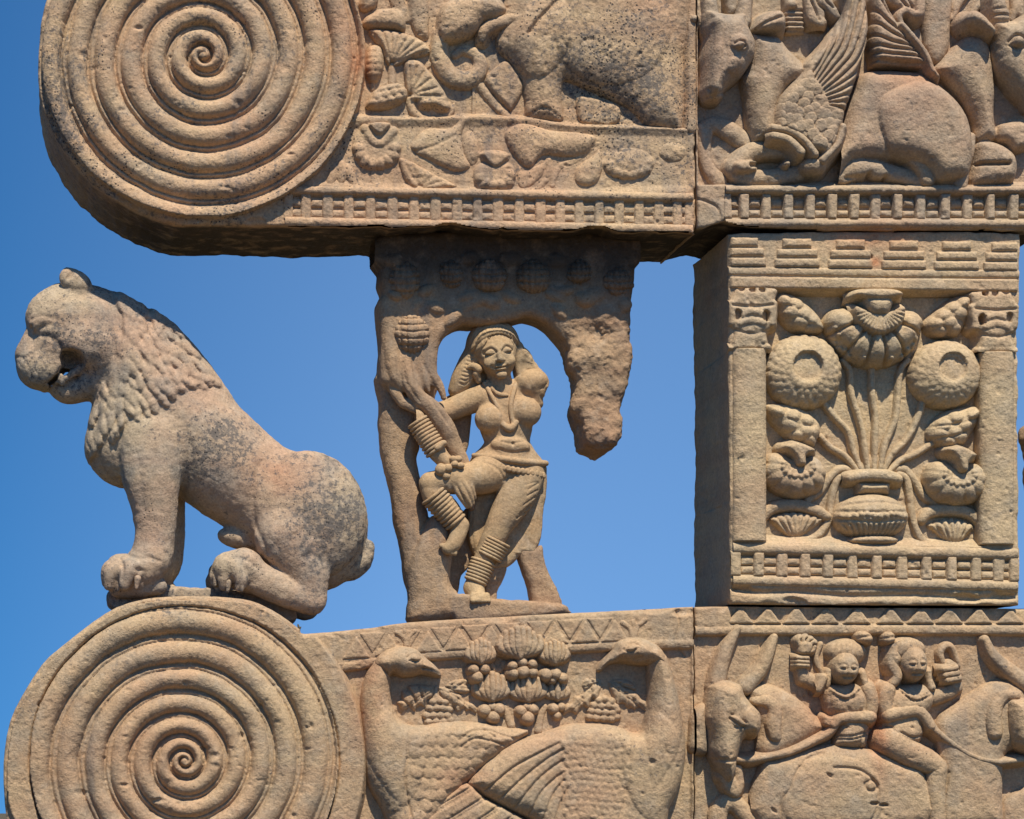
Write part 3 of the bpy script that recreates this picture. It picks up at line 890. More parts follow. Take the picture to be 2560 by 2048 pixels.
s.poly([(1000, 360), (1060, 335), (1150, 470), (1090, 600), (1060, 606), (925, 450)], 16, 30, -26)
s.stroke([(895, 465), (970, 560), (1055, 645)], [30, 27, 27], 0.9, -26)
s.stroke([(848, 470), (850, 560), (852, 645)], 34, 0.6, -26)
s.build('broken_staff', M_BEAM, upper_beam, noise=1.6)
s = Rel('B', (1420, 500, 1860, 720), soft=0.5)
s.poly([(1440, 560), (1470, 530), (1560, 540), (1690, 590), (1668, 692), (1475, 690)], 15, 30, -26)
s.build('far_leg', M_BEAM, upper_beam, noise=1.6)

s = Rel('B', (210, 120, 660, 400), soft=0.5)
fan(s, [(275, 160), (400, 158), (520, 188), (600, 235), (624, 292), (520, 325), (432, 362), (385, 355), (345, 270)], (405, 352),
    [(300, 175), (350, 165), (400, 172), (450, 182), (500, 198), (545, 218), (585, 245), (610, 280)], 26)
s.build('lotus_leaf', M_BEAM, upper_beam)
s = Rel('B', (440, 310, 760, 700), soft=0.5)
fan(s, [(475, 345), (560, 330), (610, 380), (660, 440), (725, 545), (705, 602), (600, 570), (540, 560), (500, 545)], (505, 530),
    [(505, 370), (545, 370), (585, 400), (620, 440), (655, 490), (690, 540)], 24)
s.stroke([(590, 570), (650, 570), (710, 595)], 18, 0.9, -6)
s.stroke([(510, 555), (530, 620), (590, 660), (650, 668), (720, 640), (765, 580)], [25, 27, 28, 26, 24, 18], 0.9, -24)
s.build('lotus_leaf', M_BEAM, upper_beam)
s = Rel('B', (220, 210, 440, 500), soft=0.5)
s.dome(308, 345, 58, 110, 26, 5, -26)
s.bumps([(285 + 42 * (i % 2) + 4, 270 + 36 * i, 0) for i in range(6)] + [(330 - 42 * (i % 2), 270 + 36 * i, 0) for i in range(6)], 26, 24, 6)
s.stroke([(410, 360), (412, 455)], 26, 0.9, -26)
s.stroke([(295, 440), (300, 485)], 18, 0.9, -26)
s.build('lotus_bud', M_BEAM, upper_beam)
s = Rel('B', (240, 430, 540, 630), soft=0.5)
s.poly([(258, 590), (300, 510), (360, 468), (440, 455), (492, 490), (490, 545), (430, 590), (330, 612)], 26, 45, -26)
s.bumps([(300 + 48 * i + 20 * (j % 2), 500 + 38 * j - 10 * i) for i in range(5) for j in range(3)], 28, 21, 6)
s.build('lotus_bud', M_BEAM, upper_beam)
s = Rel('B', (220, -80, 680, 400), soft=0.5)
s.poly([(248, 95), (300, 60), (335, 40), (440, 40), (485, 100), (475, 172), (400, 160), (250, 150)], 34, 50, -26)
s.stroke([(545, -70), (560, 60), (572, 150), (590, 190)], [62, 60, 46, 30], 0.8, -26)
s.stroke([(430, -60), (450, 20), (500, 90)], [50, 45, 30], 0.7, -26)
s.stroke([(645, 150), (640, 260), (648, 320), (600, 372)], [12, 15, 17, 14], 0.9, -26)
s.poly([(250, -60), (330, -60), (320, 30), (250, 60), (220, 20)], 26, 40, -26)
s.build('kneeling_figure', M_BEAM, upper_beam, noise=1.5)
s = Rel('B', (140, 640, 500, 1060), soft=0.5)
s.poly([(190, 760), (240, 700), (300, 680), (400, 690), (455, 760), (462, 860), (420, 925), (320, 955), (230, 935), (182, 850)], 15, 60, -13)
s.bumps([(318 + 105 * math.cos(a), 830 + 95 * math.sin(a), math.degrees(a)) for a in np.arange(0, math.pi + .1, math.pi / 7)], 38, 26, 7)
s.stroke([(255, 720), (295, 785), (350, 800), (410, 735)], 24, 0.7, 0)
s.poly([(275, 690), (395, 688), (375, 735), (335, 760), (295, 735)], 16, 20, -2)
s.stroke([(300, 950), (304, 1045)], 24, 0.7, -13)
s.build('lotus_flower', M_BEAM, upper_beam)
s = Rel('B', (10, 850, 240, 1070), soft=0.5)
for q in ((70, 985, 20), (122, 965, 0), (175, 985, -20)): s.dome(q[0], q[1], 30, 80, 9, q[2], -10)
s.build('lotus_bud', M_BEAM, upper_beam)
s = Rel('B', (420, 600, 900, 1080), soft=0.5)
s.poly([(512, 800), (600, 715), (735, 712), (790, 640), (835, 655), (800, 760), (820, 860), (850, 935), (760, 962), (620, 900), (525, 850)], 17, 50, -13)
s.grooves([[(525, 850), (640, 820), (760, 760)]], 8, 3)
s.build('lotus_leaf', M_BEAM, upper_beam)
s = Rel('B', (420, 860, 800, 1080), soft=0.5)
fan(s, [(440, 905), (485, 888), (640, 970), (740, 1020), (762, 1052), (520, 1054)], (560, 1050), [(470, 910), (520, 930), (580, 955), (640, 985), (700, 1015)], 15, 30, 9, 3, -13)
s.build('lotus_leaf', M_BEAM, upper_beam)
s = Rel('B', (770, 700, 1130, 1090), soft=0.5)
s.dome(850, 825, 52, 105, 15, -5, -13)
s.poly([(860, 955), (905, 905), (980, 900), (1070, 905), (1108, 960), (1082, 1060), (980, 1075), (882, 1060)], 18, 50, -13)
s.poly([(910, 862), (985, 850), (1060, 868), (1010, 930), (960, 930)], 10, 20, 2)
s.bumps([(985 + 95 * math.cos(a), 965 + 80 * math.sin(a), math.degrees(a)) for a in np.arange(0.2, math.pi, 0.5)], 32, 24, 5)
s.build('lotus_flower', M_BEAM, upper_beam)
s = Rel('B', (1020, 660, 1620, 1090), soft=0.5)
s.poly([(1050, 720), (1150, 680), (1300, 722), (1450, 735), (1560, 765), (1500, 860), (1380, 880), (1255, 870), (1180, 945), (1100, 885), (1042, 785)], 22, 70, -13)
s.stroke([(1285, 890), (1290, 970), (1235, 1045), (1150, 1070)], [24, 24, 22, 14], 0.8, -13)
s.stroke([(1565, 800), (1450, 890), (1345, 935), (1310, 1035)], [18, 22, 24, 22], 0.8, -13)
s.poly([(1110, 960), (1180, 940), (1270, 900), (1260, 980), (1180, 1050), (1120, 1050)], 10, 30, -13)
s.build('lotus_leaf', M_BEAM, upper_beam, noise=1.6)
s = Rel('B', (1400, 760, 2090, 1090), soft=0.5)
s.poly([(1435, 955), (1480, 900), (1530, 870), (1578, 828), (1592, 920), (1570, 1010), (1510, 1045), (1440, 1022)], 18, 50, -13)
s.dome(1735, 915, 155, 95, 17, 0, -13); s.dome(1745, 880, 75, 40, -8, add=True); s.bumps([(1735 + 115 * math.cos(a), 920 + 65 * math.sin(a)) for a in np.arange(0, 3.3, .45)], 30, 24, 5)
s.dome(1985, 850, 85, 62, 13, 0, -13); s.dome(1990, 835, 38, 24, -6, add=True)
s.stroke([(1960, 910), (1950, 1060)], 20, 0.6, -13)
s.build('lotus_flower', M_BEAM, upper_beam, noise=1.6)
s = Rel('B', (2040, -100, 2120, 760), soft=0.5)
s.stroke([(2092, -120), (2090, 300), (2088, 720)], 22, 0.5, 0)
s.build('edge_moulding', M_BEAM, upper_beam)

# ---------------------------------------------------------------- the winged bulls
s = Rel('C', (1020, 380, 2240, 1180))
s.poly([(1120, 540), (1155, 450), (1230, 414), (1400, 414), (1550, 430), (1610, 475), (1700, 540), (1790, 640), (1842, 740), (1864, 880), (1862, 1000), (1835, 1130), (1740, 1156),
        (1610, 1156), (1500, 1040), (1300, 1000), (1100, 1010), (1010, 1140), (930, 1140), (930, 1000), (1010, 860), (1060, 680)], 62, 120, -26)
s.poly([(1242, 690), (1275, 610), (1340, 560), (1450, 520), (1560, 505), (1690, 570), (1790, 670), (1845, 800), (1862, 930), (1820, 1080), (1640, 1140), (1560, 1060), (1400, 1010), (1320, 950), (1265, 820)], 26, 150, 0, add=True)
s.stroke([(1045, 1095), (1120, 1040), (1250, 1042), (1400, 1075), (1530, 1120)], [44, 66, 58, 52, 50], 0.9, -6)
s.stroke([(1480, 960), (1545, 1040), (1570, 1110)], [60, 55, 48], 0.75, 14)
s.groove([(1205, 1080), (1225, 1120), (1290, 1140), (1310, 1100)], 14, 26)
s.groove([(1060, 1100), (1200, 1090)], 10, 10)
s.stroke([(1850, 840), (1835, 930), (1795, 1040), (1780, 1145)], [24, 34, 44, 44], 0.8, 10)
s.build('bull', M_BULL, bull_stone)
s = Rel('C', (1580, 180, 2240, 1180))
s.poly([(1600, 430), (1650, 360), (1700, 305), (1800, 212), (1900, 200), (1960, 270), (1985, 420), (1998, 560), (1992, 700), (2002, 860), (1870, 885), (1850, 760), (1780, 620), (1680, 510)], 58, 130, -26)
s.poly([(1868, 885), (1950, 868), (2040, 900), (2112, 960), (2132, 1050), (2100, 1140), (1980, 1164), (1830, 1158), (1850, 1000)], 62, 80, -26)
s.groove([(1870, 1030), (1950, 1032), (2050, 1030)], 12, 24)
s.poly([(2008, 780), (2060, 752), (2180, 752), (2220, 900), (2110, 950), (2060, 900), (2002, 860)], 48, 60, -26)
s.build('bull', M_BULL, bull_stone)
s = Rel('C', (1920, -120, 2240, 680))
s.poly([(1962, 270), (1945, 140), (1995, 112), (2100, 108), (2240, 90), (2240, 690), (2150, 630), (2100, 585), (2050, 520), (2000, 455), (1975, 370)], 84, 110, -26)
s.dome(2095, 280, 36, 34, 20, add=True); s.groove([(2045, 275), (2090, 236), (2150, 260)], 9, 9); s.groove([(2050, 300), (2095, 326), (2150, 310)], 8, 7)
s.stroke([(2015, 100), (1995, 20), (1985, -60)], [52, 42, 36], 0.8, 30)
s.groove([(1965, 100), (2070, 100)], 8, 9); s.groove([(1968, 60), (2060, 55)], 6, 6)
s.build('bull_head', M_BULL, bull_stone)
s = Rel('C', (1740, 40, 2000, 270))
s.poly([(1778, 115), (1828, 70), (1890, 98), (1952, 165), (1972, 205), (1942, 242), (1880, 205), (1800, 165)], 44, 60, 30)
s.build('bull_ear', M_BULL, bull_stone)
# left bull
s = Rel('C', (380, 160, 820, 930))
s.poly([(430, 200), (560, 196), (640, 215), (700, 290), (790, 375), (860, 420), (780, 520), (690, 560), (640, 700), (640, 880), (480, 893), (452, 850), (430, 760), (415, 600), (395, 480), (430, 400)], 66, 130, -26)
s.build('bull', M_BULL, bull_stone)
s = Rel('C', (90, 720, 480, 1180))
s.stroke([(150, 800), (230, 772), (330, 820), (420, 890)], [44, 54, 62, 56], 0.8, -22)
s.stroke([(165, 830), (160, 940), (190, 1050), (255, 1130)], [50, 44, 44, 56], 0.8, -22)
s.build('bull_foreleg', M_BULL, bull_stone)
s = Rel('C', (270, 860, 940, 1180))
s.stroke([(690, 970), (580, 935), (450, 950), (360, 1040)], [62, 60, 62, 64], 0.9, -6)
s.stroke([(355, 1050), (420, 1105), (600, 1105), (720, 1085), (800, 1060)], [70, 62, 54, 54, 50], 0.9, -6)
s.dome(825, 1050, 92, 66, 50, 0, 0); s.dome(655, 1040, 30, 28, 46, 0, 0)
s.poly([(330, 1020), (480, 1010), (470, 1080), (350, 1100)], 40, 40, 0)
s.groove([(440, 1042), (540, 1026), (640, 1010)], 16, 34)
s.groove([(690, 1010), (740, 1000)], 10, 10)
s.build('bull_foreleg', M_BULL, bull_stone)
s = Rel('C', (110, -150, 520, 660))
s.poly([(165, 40), (150, 160), (166, 225), (150, 330), (150, 420), (145, 500), (140, 560), (162, 612), (200, 634), (250, 636), (290, 602), (312, 545), (350, 515), (405, 470), (440, 425), (490, 345), (500, 250), (470, 180), (440, 110), (430, 60), (300, 60)], 96, 120, -26)
s.stroke([(215, 160), (205, 300), (195, 450), (195, 590)], [40, 46, 42, 40], 0.55, 0, add=True)
s.dome(355, 290, 60, 55, 14, add=True); s.dome(352, 312, 30, 20, 8, -25, add=True)
s.groove([(325, 325), (355, 338), (385, 312)], 8, 9); s.groove([(320, 300), (350, 285), (380, 290)], 7, 6)
s.dome(350, 430, 70, 60, 8, add=True); s.grooves([[(180, 560), (200, 590), (215, 612)], [(290, 555), (270, 575)]], 9, 10)
s.groove([(150, 600), (230, 596), (300, 560)], 7, 7)
s.stroke([(215, 110), (205, 20), (195, -120)], [52, 46, 40], 0.8, 10); s.stroke([(415, 110), (425, 20), (440, -120)], [50, 42, 36], 0.8, 10)
s.build('bull_head', M_BULL, bull_stone, noise=1.4)
s = Rel('C', (430, 40, 690, 240))
s.poly([(460, 175), (500, 112), (560, 76), (622, 66), (655, 96), (662, 150), (640, 190), (590, 207), (520, 202), (478, 192)], 40, 60, 20)
s.groove([(480, 180), (540, 150), (620, 120)], 10, 10)
s.build('bull_ear', M_BULL, bull_stone)
# wing: coverts as scales, then long feathers
s = Rel('C', (540, -120, 1230, 1040))
s.poly([(755, 440), (765, 392), (850, 305), (950, 180), (1010, 70), (1010, -60), (1160, -60), (1190, 60), (1197, 200), (1180, 300), (1150, 400), (1112, 520), (1082, 610), (1052, 700), (1032, 790),
        (1010, 870), (980, 950), (925, 1012), (862, 985), (800, 970), (720, 900), (640, 860), (572, 868), (572, 800), (585, 700), (622, 600), (690, 520)], 84, 70, -26)
for a in [[(835, 500), (900, 390), (980, 240), (1040, -20)], [(850, 515), (930, 400), (1020, 250), (1080, -20)], [(862, 535), (960, 420), (1050, 290), (1120, 0)], [(875, 555), (990, 440), (1090, 310), (1160, 60)],
          [(890, 575), (1010, 480), (1110, 370), (1185, 200)], [(895, 592), (1020, 520), (1110, 440), (1180, 290)], [(905, 612), (1010, 570), (1100, 510)], [(915, 635), (1000, 612), (1090, 580)],
          [(920, 655), (990, 650), (1072, 636)], [(925, 672), (985, 685), (1055, 690)], [(820, 470), (880, 380), (950, 240), (1010, 60)]]: s.groove(a, 8, 12)
WING = s
s.build('wing', M_BULL, bull_stone)
random.seed(9)
sc = [(725, 545), (800, 545), (700, 590), (610, 690), (620, 790), (690, 700), (850, 650), (800, 575), (905, 690), (865, 725), (790, 715), (945, 835), (920, 790), (850, 900), (1000, 800), (965, 740), (790, 800), (690, 830), (715, 765)] + [(790, 495), (760, 545), (840, 575), (730, 590), (690, 630), (790, 625), (880, 650), (655, 690), (760, 670), (830, 695), (945, 690), (730, 725), (900, 735), (668, 765), (800, 755), (1000, 750), (735, 805),
      (865, 800), (968, 800), (820, 855), (920, 865), (880, 915), (690, 560), (640, 620), (615, 740), (975, 895)]
for x, y in sc:
    s = Rel('C', (x - 60, y - 60, x + 60, y + 60))
    wsl = WING.H[s.j0 - WING.j0:s.j0 - WING.j0 + s.H.shape[0], s.i0 - WING.i0:s.i0 - WING.i0 + s.H.shape[1]]
    if wsl.shape != s.H.shape: continue
    c0 = s.p((x, y)); a_ = math.radians(115); jx = random.uniform(-5, 5)
    u = ((s.X - c0[0] - jx * .4) * math.cos(a_) + (s.Y - c0[1]) * math.sin(a_)) / (43 * .39889)
    v_ = (-(s.X - c0[0] - jx * .4) * math.sin(a_) + (s.Y - c0[1]) * math.cos(a_)) / (40 * .39889)
    q_ = np.hypot(u, v_)
    s.H = np.where(q_ < 1, wsl + 1.0 + 6.5 * np.maximum(1 - q_ ** 2, 0) ** 0.35 * (0.55 - 0.45 * u), np.where(q_ < 1.15, wsl - 4 - 40 * (q_ - 1), -70)).astype(np.float32)
    BGs = BG[s.g()].copy(); BG[s.g()] = np.maximum(BG[s.g()], wsl)
    s.build('feather_scale', M_BULL, bull_stone, hm=35, cut=1.0); BG[s.g()] = BGs
for a, r in (([(582, 808), (680, 826), (770, 884), (838, 972)], 22), ([(578, 860), (670, 884), (750, 960)], 26), ([(1015, 800), (985, 900), (930, 965), (890, 1010)], 20)):
    s = Rel('C', (540, 770, 1060, 1060)); s.stroke(a, r, 0.9, 52); s.build('wing_band', M_BULL, bull_stone, hm=40)
s = Rel('C', (780, -120, 1010, 180))
s.stroke([(800, -100), (812, 20), (835, 110), (885, 140)], [30, 34, 40, 34], 0.8, 10); s.stroke([(870, -100), (900, -10), (960, 70), (985, 100)], [40, 40, 30, 22], 0.8, 10)
s.stroke([(830, -60), (860, 50), (880, 120)], [50, 48, 30], 0.7, 6)
s.grooves([[(800, -20), (835, 50), (870, 130)], [(840, -40), (865, 30), (905, 60)], [(880, -60), (910, 10), (960, 50)]], 7, 9)
s.build('wing_tip', M_BULL, bull_stone)
s = Rel('C', (1180, -120, 1630, 520))
s.poly([(1200, -60), (1270, -60), (1330, 60), (1372, 120), (1402, 190), (1462, 272), (1522, 345), (1562, 430), (1400, 416), (1235, 412), (1212, 380), (1196, 280), (1198, 120)], 74, 60, -26)
s.grooves([[(1225, 378), (1380, 392), (1535, 402)], [(1208, 335), (1350, 350), (1505, 362)], [(1200, 285), (1330, 312), (1485, 325)], [(1198, 215), (1320, 270), (1455, 295)], [(1200, 130), (1310, 210), (1425, 262)],
           [(1205, 50), (1300, 150), (1395, 210)], [(1235, -20), (1300, 80), (1370, 165)]], 8, 12)
s.stroke([(1385, 165), (1460, 255), (1530, 345), (1570, 440), (1605, 485)], [14, 15, 15, 14, 8], 0.9, 44)
s.build('wing', M_BULL, bull_stone)
s = Rel('C', (1270, -120, 1540, 160))
s.stroke([(1385, 150), (1372, 100), (1420, 66), (1480, 92), (1500, 40), (1490, -80)], [16, 20, 24, 36, 34, 30], 0.9, 20); s.stroke([(1280, -100), (1330, -20), (1440, 20)], [30, 44, 44], 0.7, 10)
s.grooves([[(1400, -60), (1440, 20), (1470, 70)], [(1330, -60), (1400, 20), (1450, 60)]], 7, 9)
s.build('wing_tip', M_BULL, bull_stone)
# field behind: trunk, woven basket, broken strands
s = Rel('C', (1500, -120, 1760, 420))
s.poly([(1535, -90), (1700, -90), (1720, 60), (1700, 300), (1620, 400), (1545, 300)], 26, 60, -26); s.groove([(1715, 280), (1720, 100), (1760, 20)], 14, 10)
s.build('tree_trunk', M_BULL, bull_stone)
s = Rel('C', (620, -120, 820, 230))
s.poly([(650, -60), (790, -60), (790, 200), (665, 205), (655, 120)], 30, 30, -26, sub=1)
s.grooves([[(650, y), (792, y + 4)] for y in (65, 95, 125, 155, 185)], 6, 9); s.dome(700, 30, 32, 30, 14, add=True)
s.build('woven_basket', M_BULL, bull_stone)
s = Rel('C', (40, -120, 200, 170))
s.stroke([(90, -100), (100, 20), (120, 110), (140, 140)], [34, 40, 44, 30], 0.8, -10); s.dome(90, 120, 30, 26, 16, 0, 0)
s.build('hanging_strand', M_BULL, bull_stone, noise=2)
s = Rel('C', (1690, -120, 2190, 120))
for q in ([(1715, 110), (1750, 20), (1820, -60)], [(1850, 70), (1900, 0), (1930, -80)], [(2090, 110), (2110, 30), (2100, -80)], [(2150, 110), (2140, 30), (2170, -80)]): s.stroke(q, [22, 26, 26], 0.9, -20)
s.build('branch', M_BULL, bull_stone, noise=1.6)
s = Rel('C', (270, -120, 480, 120))
s.poly([(280, -80), (380, -80), (370, 70), (300, 90)], 26, 40, -20); s.build('forelock', M_BULL, bull_stone, noise=2)

# ---------------------------------------------------------------- block with the vase of lotuses
for cx in (400, 735, 1070, 1405, 1735, 2045):
    s = Rel('G', (cx - 170, 50, cx + 170, 300))
    dy = (cx - 400) * 0.018
    lim = lambda a, b: (max(cx + a, 318), min(cx + b, 2118))
    for (a, b, y0, y1) in ((-92, 92, 84, 142), (-128, 130, 148, 202), (-142, 142, 208, 266)):
        l, r = lim(a, b)
        s.poly([(l, y0 + dy), (r, y0 + dy), (r, y1 + dy), (l, y1 + dy)], 9, 20, 0, sub=1)
    s.build('stepped_merlon', M_DIE, die_stone, hm=4, noise=1.3)
s = Rel('G', (300, 260, 2130, 440))
s.stroke([(322, 292), (900, 300), (1500, 308), (2116, 314)], 26, 0.5, 0); s.build('moulding', M_DIE, die_stone, hm=4)
s = Rel('G', (300, 310, 2130, 440))
s.poly([(318, 330), (1200, 338), (2118, 345), (2118, 425), (1200, 412), (318, 402)], 8, 14, 0, sub=1); s.build('lintel_band', M_DIE, die_stone, hm=4)

for m, x0 in ((1, 0), (-1, 0)):
    X = (lambda x: x) if m == 1 else (lambda x: 2452 - 22 - x)
    dy = 0 if m == 1 else 22
    s = Rel('G', (min(X(296), X(640)), 380, max(X(296), X(640)), 800))
    s.poly([(X(x), y + dy) for x, y in [(312, 480), (340, 430), (375, 398), (598, 398), (602, 470), (596, 560), (575, 640), (545, 682), (540, 770), (330, 770), (340, 690), (318, 640), (308, 560)]], 17, 50, -4)
    for x, y, rx, ry in ((362, 565, 24, 30), (538, 578, 24, 36), (385, 405, 20, 14), (455, 414, 20, 16), (515, 414, 20, 16)  ):
        s.dome(X(x), y + dy, rx, ry, -34, add=False, k=0) if False else s.bumps([(X(x), y + dy)], rx, ry, -34, pw=0.25)
    for q in ((325, 500, 330, 620), (590, 500, 578, 620)): s.stroke([(X(q[0]), q[1] + dy), (X(q[2]), q[3] + dy)], 18, 0.5, 10)
    s.stroke([(X(388), 566 + dy), (X(450), 550 + dy), (X(512), 566 + dy)], 20, 0.6, 0, add=True); s.stroke([(X(380), 622 + dy), (X(450), 606 + dy), (X(520), 622 + dy)], 22, 0.6, 0, add=True); s.groove([(X(330), 510 + dy), (X(450), 520 + dy), (X(580), 508 + dy)], 8, 6); s.groove([(X(340), 660 + dy), (X(440), 690 + dy), (X(545), 670 + dy)], 9, 5)
    s.stroke([(X(322), 768 + dy), (X(440), 760 + dy), (X(552), 772 + dy)], 16, 0.6, 8)
    s.build('pilaster_capital', M_DIE, die_stone, hm=8, noise=1.7)
    s = Rel('G', (min(X(300), X(570)), 740, max(X(300), X(570)), 2010))
    (xl, yt), (xr, yb) = s.p((min(X(328), X(547)), 780 + dy)), s.p((max(X(328), X(547)), 1988 + dy))
    t_ = np.abs(s.X - (xl + xr) / 2) / ((xr - xl) / 2)                 # a half-round shaft
    s.H = np.where((t_ < 1) & (s.Y > yt) & (s.Y < yb), -7 + 25 * np.sqrt(np.maximum(1 - t_ ** 2.4, 0)), -70).astype(np.float32)
    s.build('pilaster', M_DIE, die_stone, hm=6, noise=1.2)

def lump_bud(pts, bumps, rx=45, ry=38, tile='G', z=46, R=110, name='lotus_bud', gr=()):
    a = np.array(pts)
    s = Rel(tile, (a[:, 0].min() - 40, a[:, 1].min() - 40, a[:, 0].max() + 40, a[:, 1].max() + 40))
    s.poly(pts, z, R, -40); s.bumps(bumps, rx, ry, 9); s.grooves(gr, 8, 6)
    s.build(name, M_DIE, die_stone, hm=10)
lump_bud([(608, 450), (640, 415), (690, 415), (765, 442), (845, 505), (912, 585), (922, 660), (840, 684), (725, 664), (655, 605), (614, 530)],
         [(660, 470), (740, 490), (700, 550), (790, 560), (760, 620), (850, 600), (840, 660), (880, 640)])
lump_bud([(1858, 436), (1780, 425), (1680, 480), (1595, 550), (1548, 605), (1562, 672), (1640, 704), (1760, 692), (1825, 605), (1855, 520)],
         [(1790, 480), (1720, 510), (1660, 560), (1770, 560), (1700, 620), (1610, 620), (1640, 680), (1740, 660)])
lump_bud([(553, 25), (600, 8), (660, 6), (760, 26), (862, 92), (908, 162), (882, 252), (850, 296), (740, 272), (662, 212), (575, 112)],
         [(620, 70), (720, 90), (810, 120), (690, 160), (800, 200), (860, 200), (740, 230), (830, 260)], tile='H')
lump_bud([(1920, 38), (1840, 26), (1700, 52), (1612, 112), (1568, 192), (1600, 262), (1682, 302), (1790, 282), (1862, 192), (1912, 110)],
         [(1850, 80), (1740, 100), (1660, 150), (1800, 160), (1640, 220), (1740, 210), (1700, 270), (1790, 240)], tile='H', gr=[[(1590, 160), (1740, 150), (1900, 100)], [(1600, 240), (1740, 220), (1860, 160)]])
# top lotus
s = Rel('G', (880, 470, 1600, 930))
s.poly([(918, 610), (958, 535), (1040, 505), (1110, 510), (1240, 540), (1390, 515), (1490, 530), (1552, 600), (1540, 665), (1500, 760), (1400, 855), (1250, 896), (1090, 855), (990, 765), (938, 665)], 58, 130, -40)
s.bumps([(990, 575, 10), (1045, 665, 50), (1130, 735, 75), (1240, 765, 90), (1350, 735, 105), (1440, 665, 130), (1495, 580, 170)], 130, 62, 16)
s.grooves([[(1240 + 90 * math.cos(a), 570 + 70 * math.sin(a)), (1240 + 330 * math.cos(a), 570 + 330 * math.sin(a))] for a in np.radians([22, 52, 78, 102, 128, 158])], 10, 15)
s.bumps([(965, 660), (985, 700), (975, 745), (1010, 780), (1050, 800), (1065, 830), (1160, 850), (1330, 850), (1420, 830), (1450, 790), (1490, 760), (1500, 715), (1530, 680)], 26, 24, 11)
s.build('lotus_flower', M_DIE, die_stone, hm=20)
s = Rel('G', (1060, 490, 1420, 720))
s.poly([(1085, 520), (1160, 550), (1240, 560), (1310, 550), (1390, 522), (1396, 590), (1348, 658), (1240, 698), (1148, 660), (1090, 600)], 18, 30, 32)
s.grooves([[(1240, 540), (1240 + 160 * math.cos(a), 545 + 150 * math.sin(a))] for a in np.arange(0.1, 3.1, 0.2)], 5, 5, 1)
s.build('pleated_collar', M_DIE, die_stone, hm=20)
s = Rel('G', (1050, 395, 1410, 610))
s.poly([(1140, 470), (1320, 470), (1300, 575), (1240, 592), (1172, 575)], 44, 60, 14); s.poly([(1075, 450), (1120, 420), (1230, 412), (1340, 420), (1385, 452), (1340, 482), (1230, 492), (1120, 480)], 40, 30, 22)
s.dome(1230, 448, 115, 18, -6, add=True)
s.build('seed_pod', M_DIE, die_stone, hm=20)
# round lotuses
for cx, cy, rx, ry, hx, hy, hr in ((795, 915, 248, 242, 800, 888, 92), (1688, 930, 232, 220, 1712, 892, 88)):
    s = Rel('G', (cx - 300, cy - 300, cx + 300, cy + 300))
    s.dome(cx, cy, rx, ry, 64, 0, -40, pw=0.42)
    ring = []
    for i, rr in enumerate((0.50, 0.64, 0.78, 0.91)):
        n = 22
        ring += [(cx + (hx - cx) * (1 - rr) + rx * rr * math.cos(2 * math.pi * (j + 0.5 * (i % 2)) / n), cy + (hy - cy) * (1 - rr) + ry * rr * math.sin(2 * math.pi * (j + 0.5 * (i % 2)) / n), math.degrees(2 * math.pi * (j + .5 * (i % 2)) / n)) for j in range(n)]
    s.bumps(ring, 32, 30, 7)
    s.bumps([(hx, hy)], hr, hr, -11, pw=0.1)
    s.build('lotus_flower', M_DIE, die_stone, hm=15)
stems = [[(920, 10), (1000, 110), (1075, 190), (1105, 310), (1150, 425)], [(1040, -255), (1085, -195), (1095, -43), (1140, 97), (1165, 200), (1180, 330), (1195, 430)],
         [(1222, -215), (1225, -50), (1247, 100), (1242, 230), (1235, 430)], [(1450, -255), (1402, -193), (1385, -20), (1368, 120), (1305, 270), (1275, 425)],
         [(1550, -10), (1500, 130), (1440, 240), (1355, 325), (1300, 425)], [(1600, 265), (1500, 330), (1405, 370), (1335, 435)], [(900, 220), (960, 285), (1055, 345), (1125, 435)]]
for a in stems:
    q = np.array(a); s = Rel('H', (q[:, 0].min() - 50, q[:, 1].min() - 50, q[:, 0].max() + 50, q[:, 1].max() + 50))
    s.stroke(a, [21] * (len(a) - 2) + [22, 20], 1.15, -29, sl=9); s.build('lotus_stem', M_DIE, die_stone, hm=0)
for a in ([(1100, 430), (1030, 420), (965, 475), (900, 565), (825, 618)], [(1075, 465), (1012, 490), (977, 600), (962, 730), (912, 820), (840, 868), (730, 868)],
          [(1370, 425), (1440, 425), (1510, 515), (1575, 610), (1745, 658)], [(1395, 455), (1445, 485), (1470, 600), (1490, 740), (1540, 860), (1620, 897), (1725, 893)]):
    q = np.array(a); s = Rel('H', (q[:, 0].min() - 50, q[:, 1].min() - 50, q[:, 0].max() + 50, q[:, 1].max() + 50))
    s.stroke(a, 25, 0.95, -34); s.build('drooping_stem', M_DIE, die_stone, hm=5)
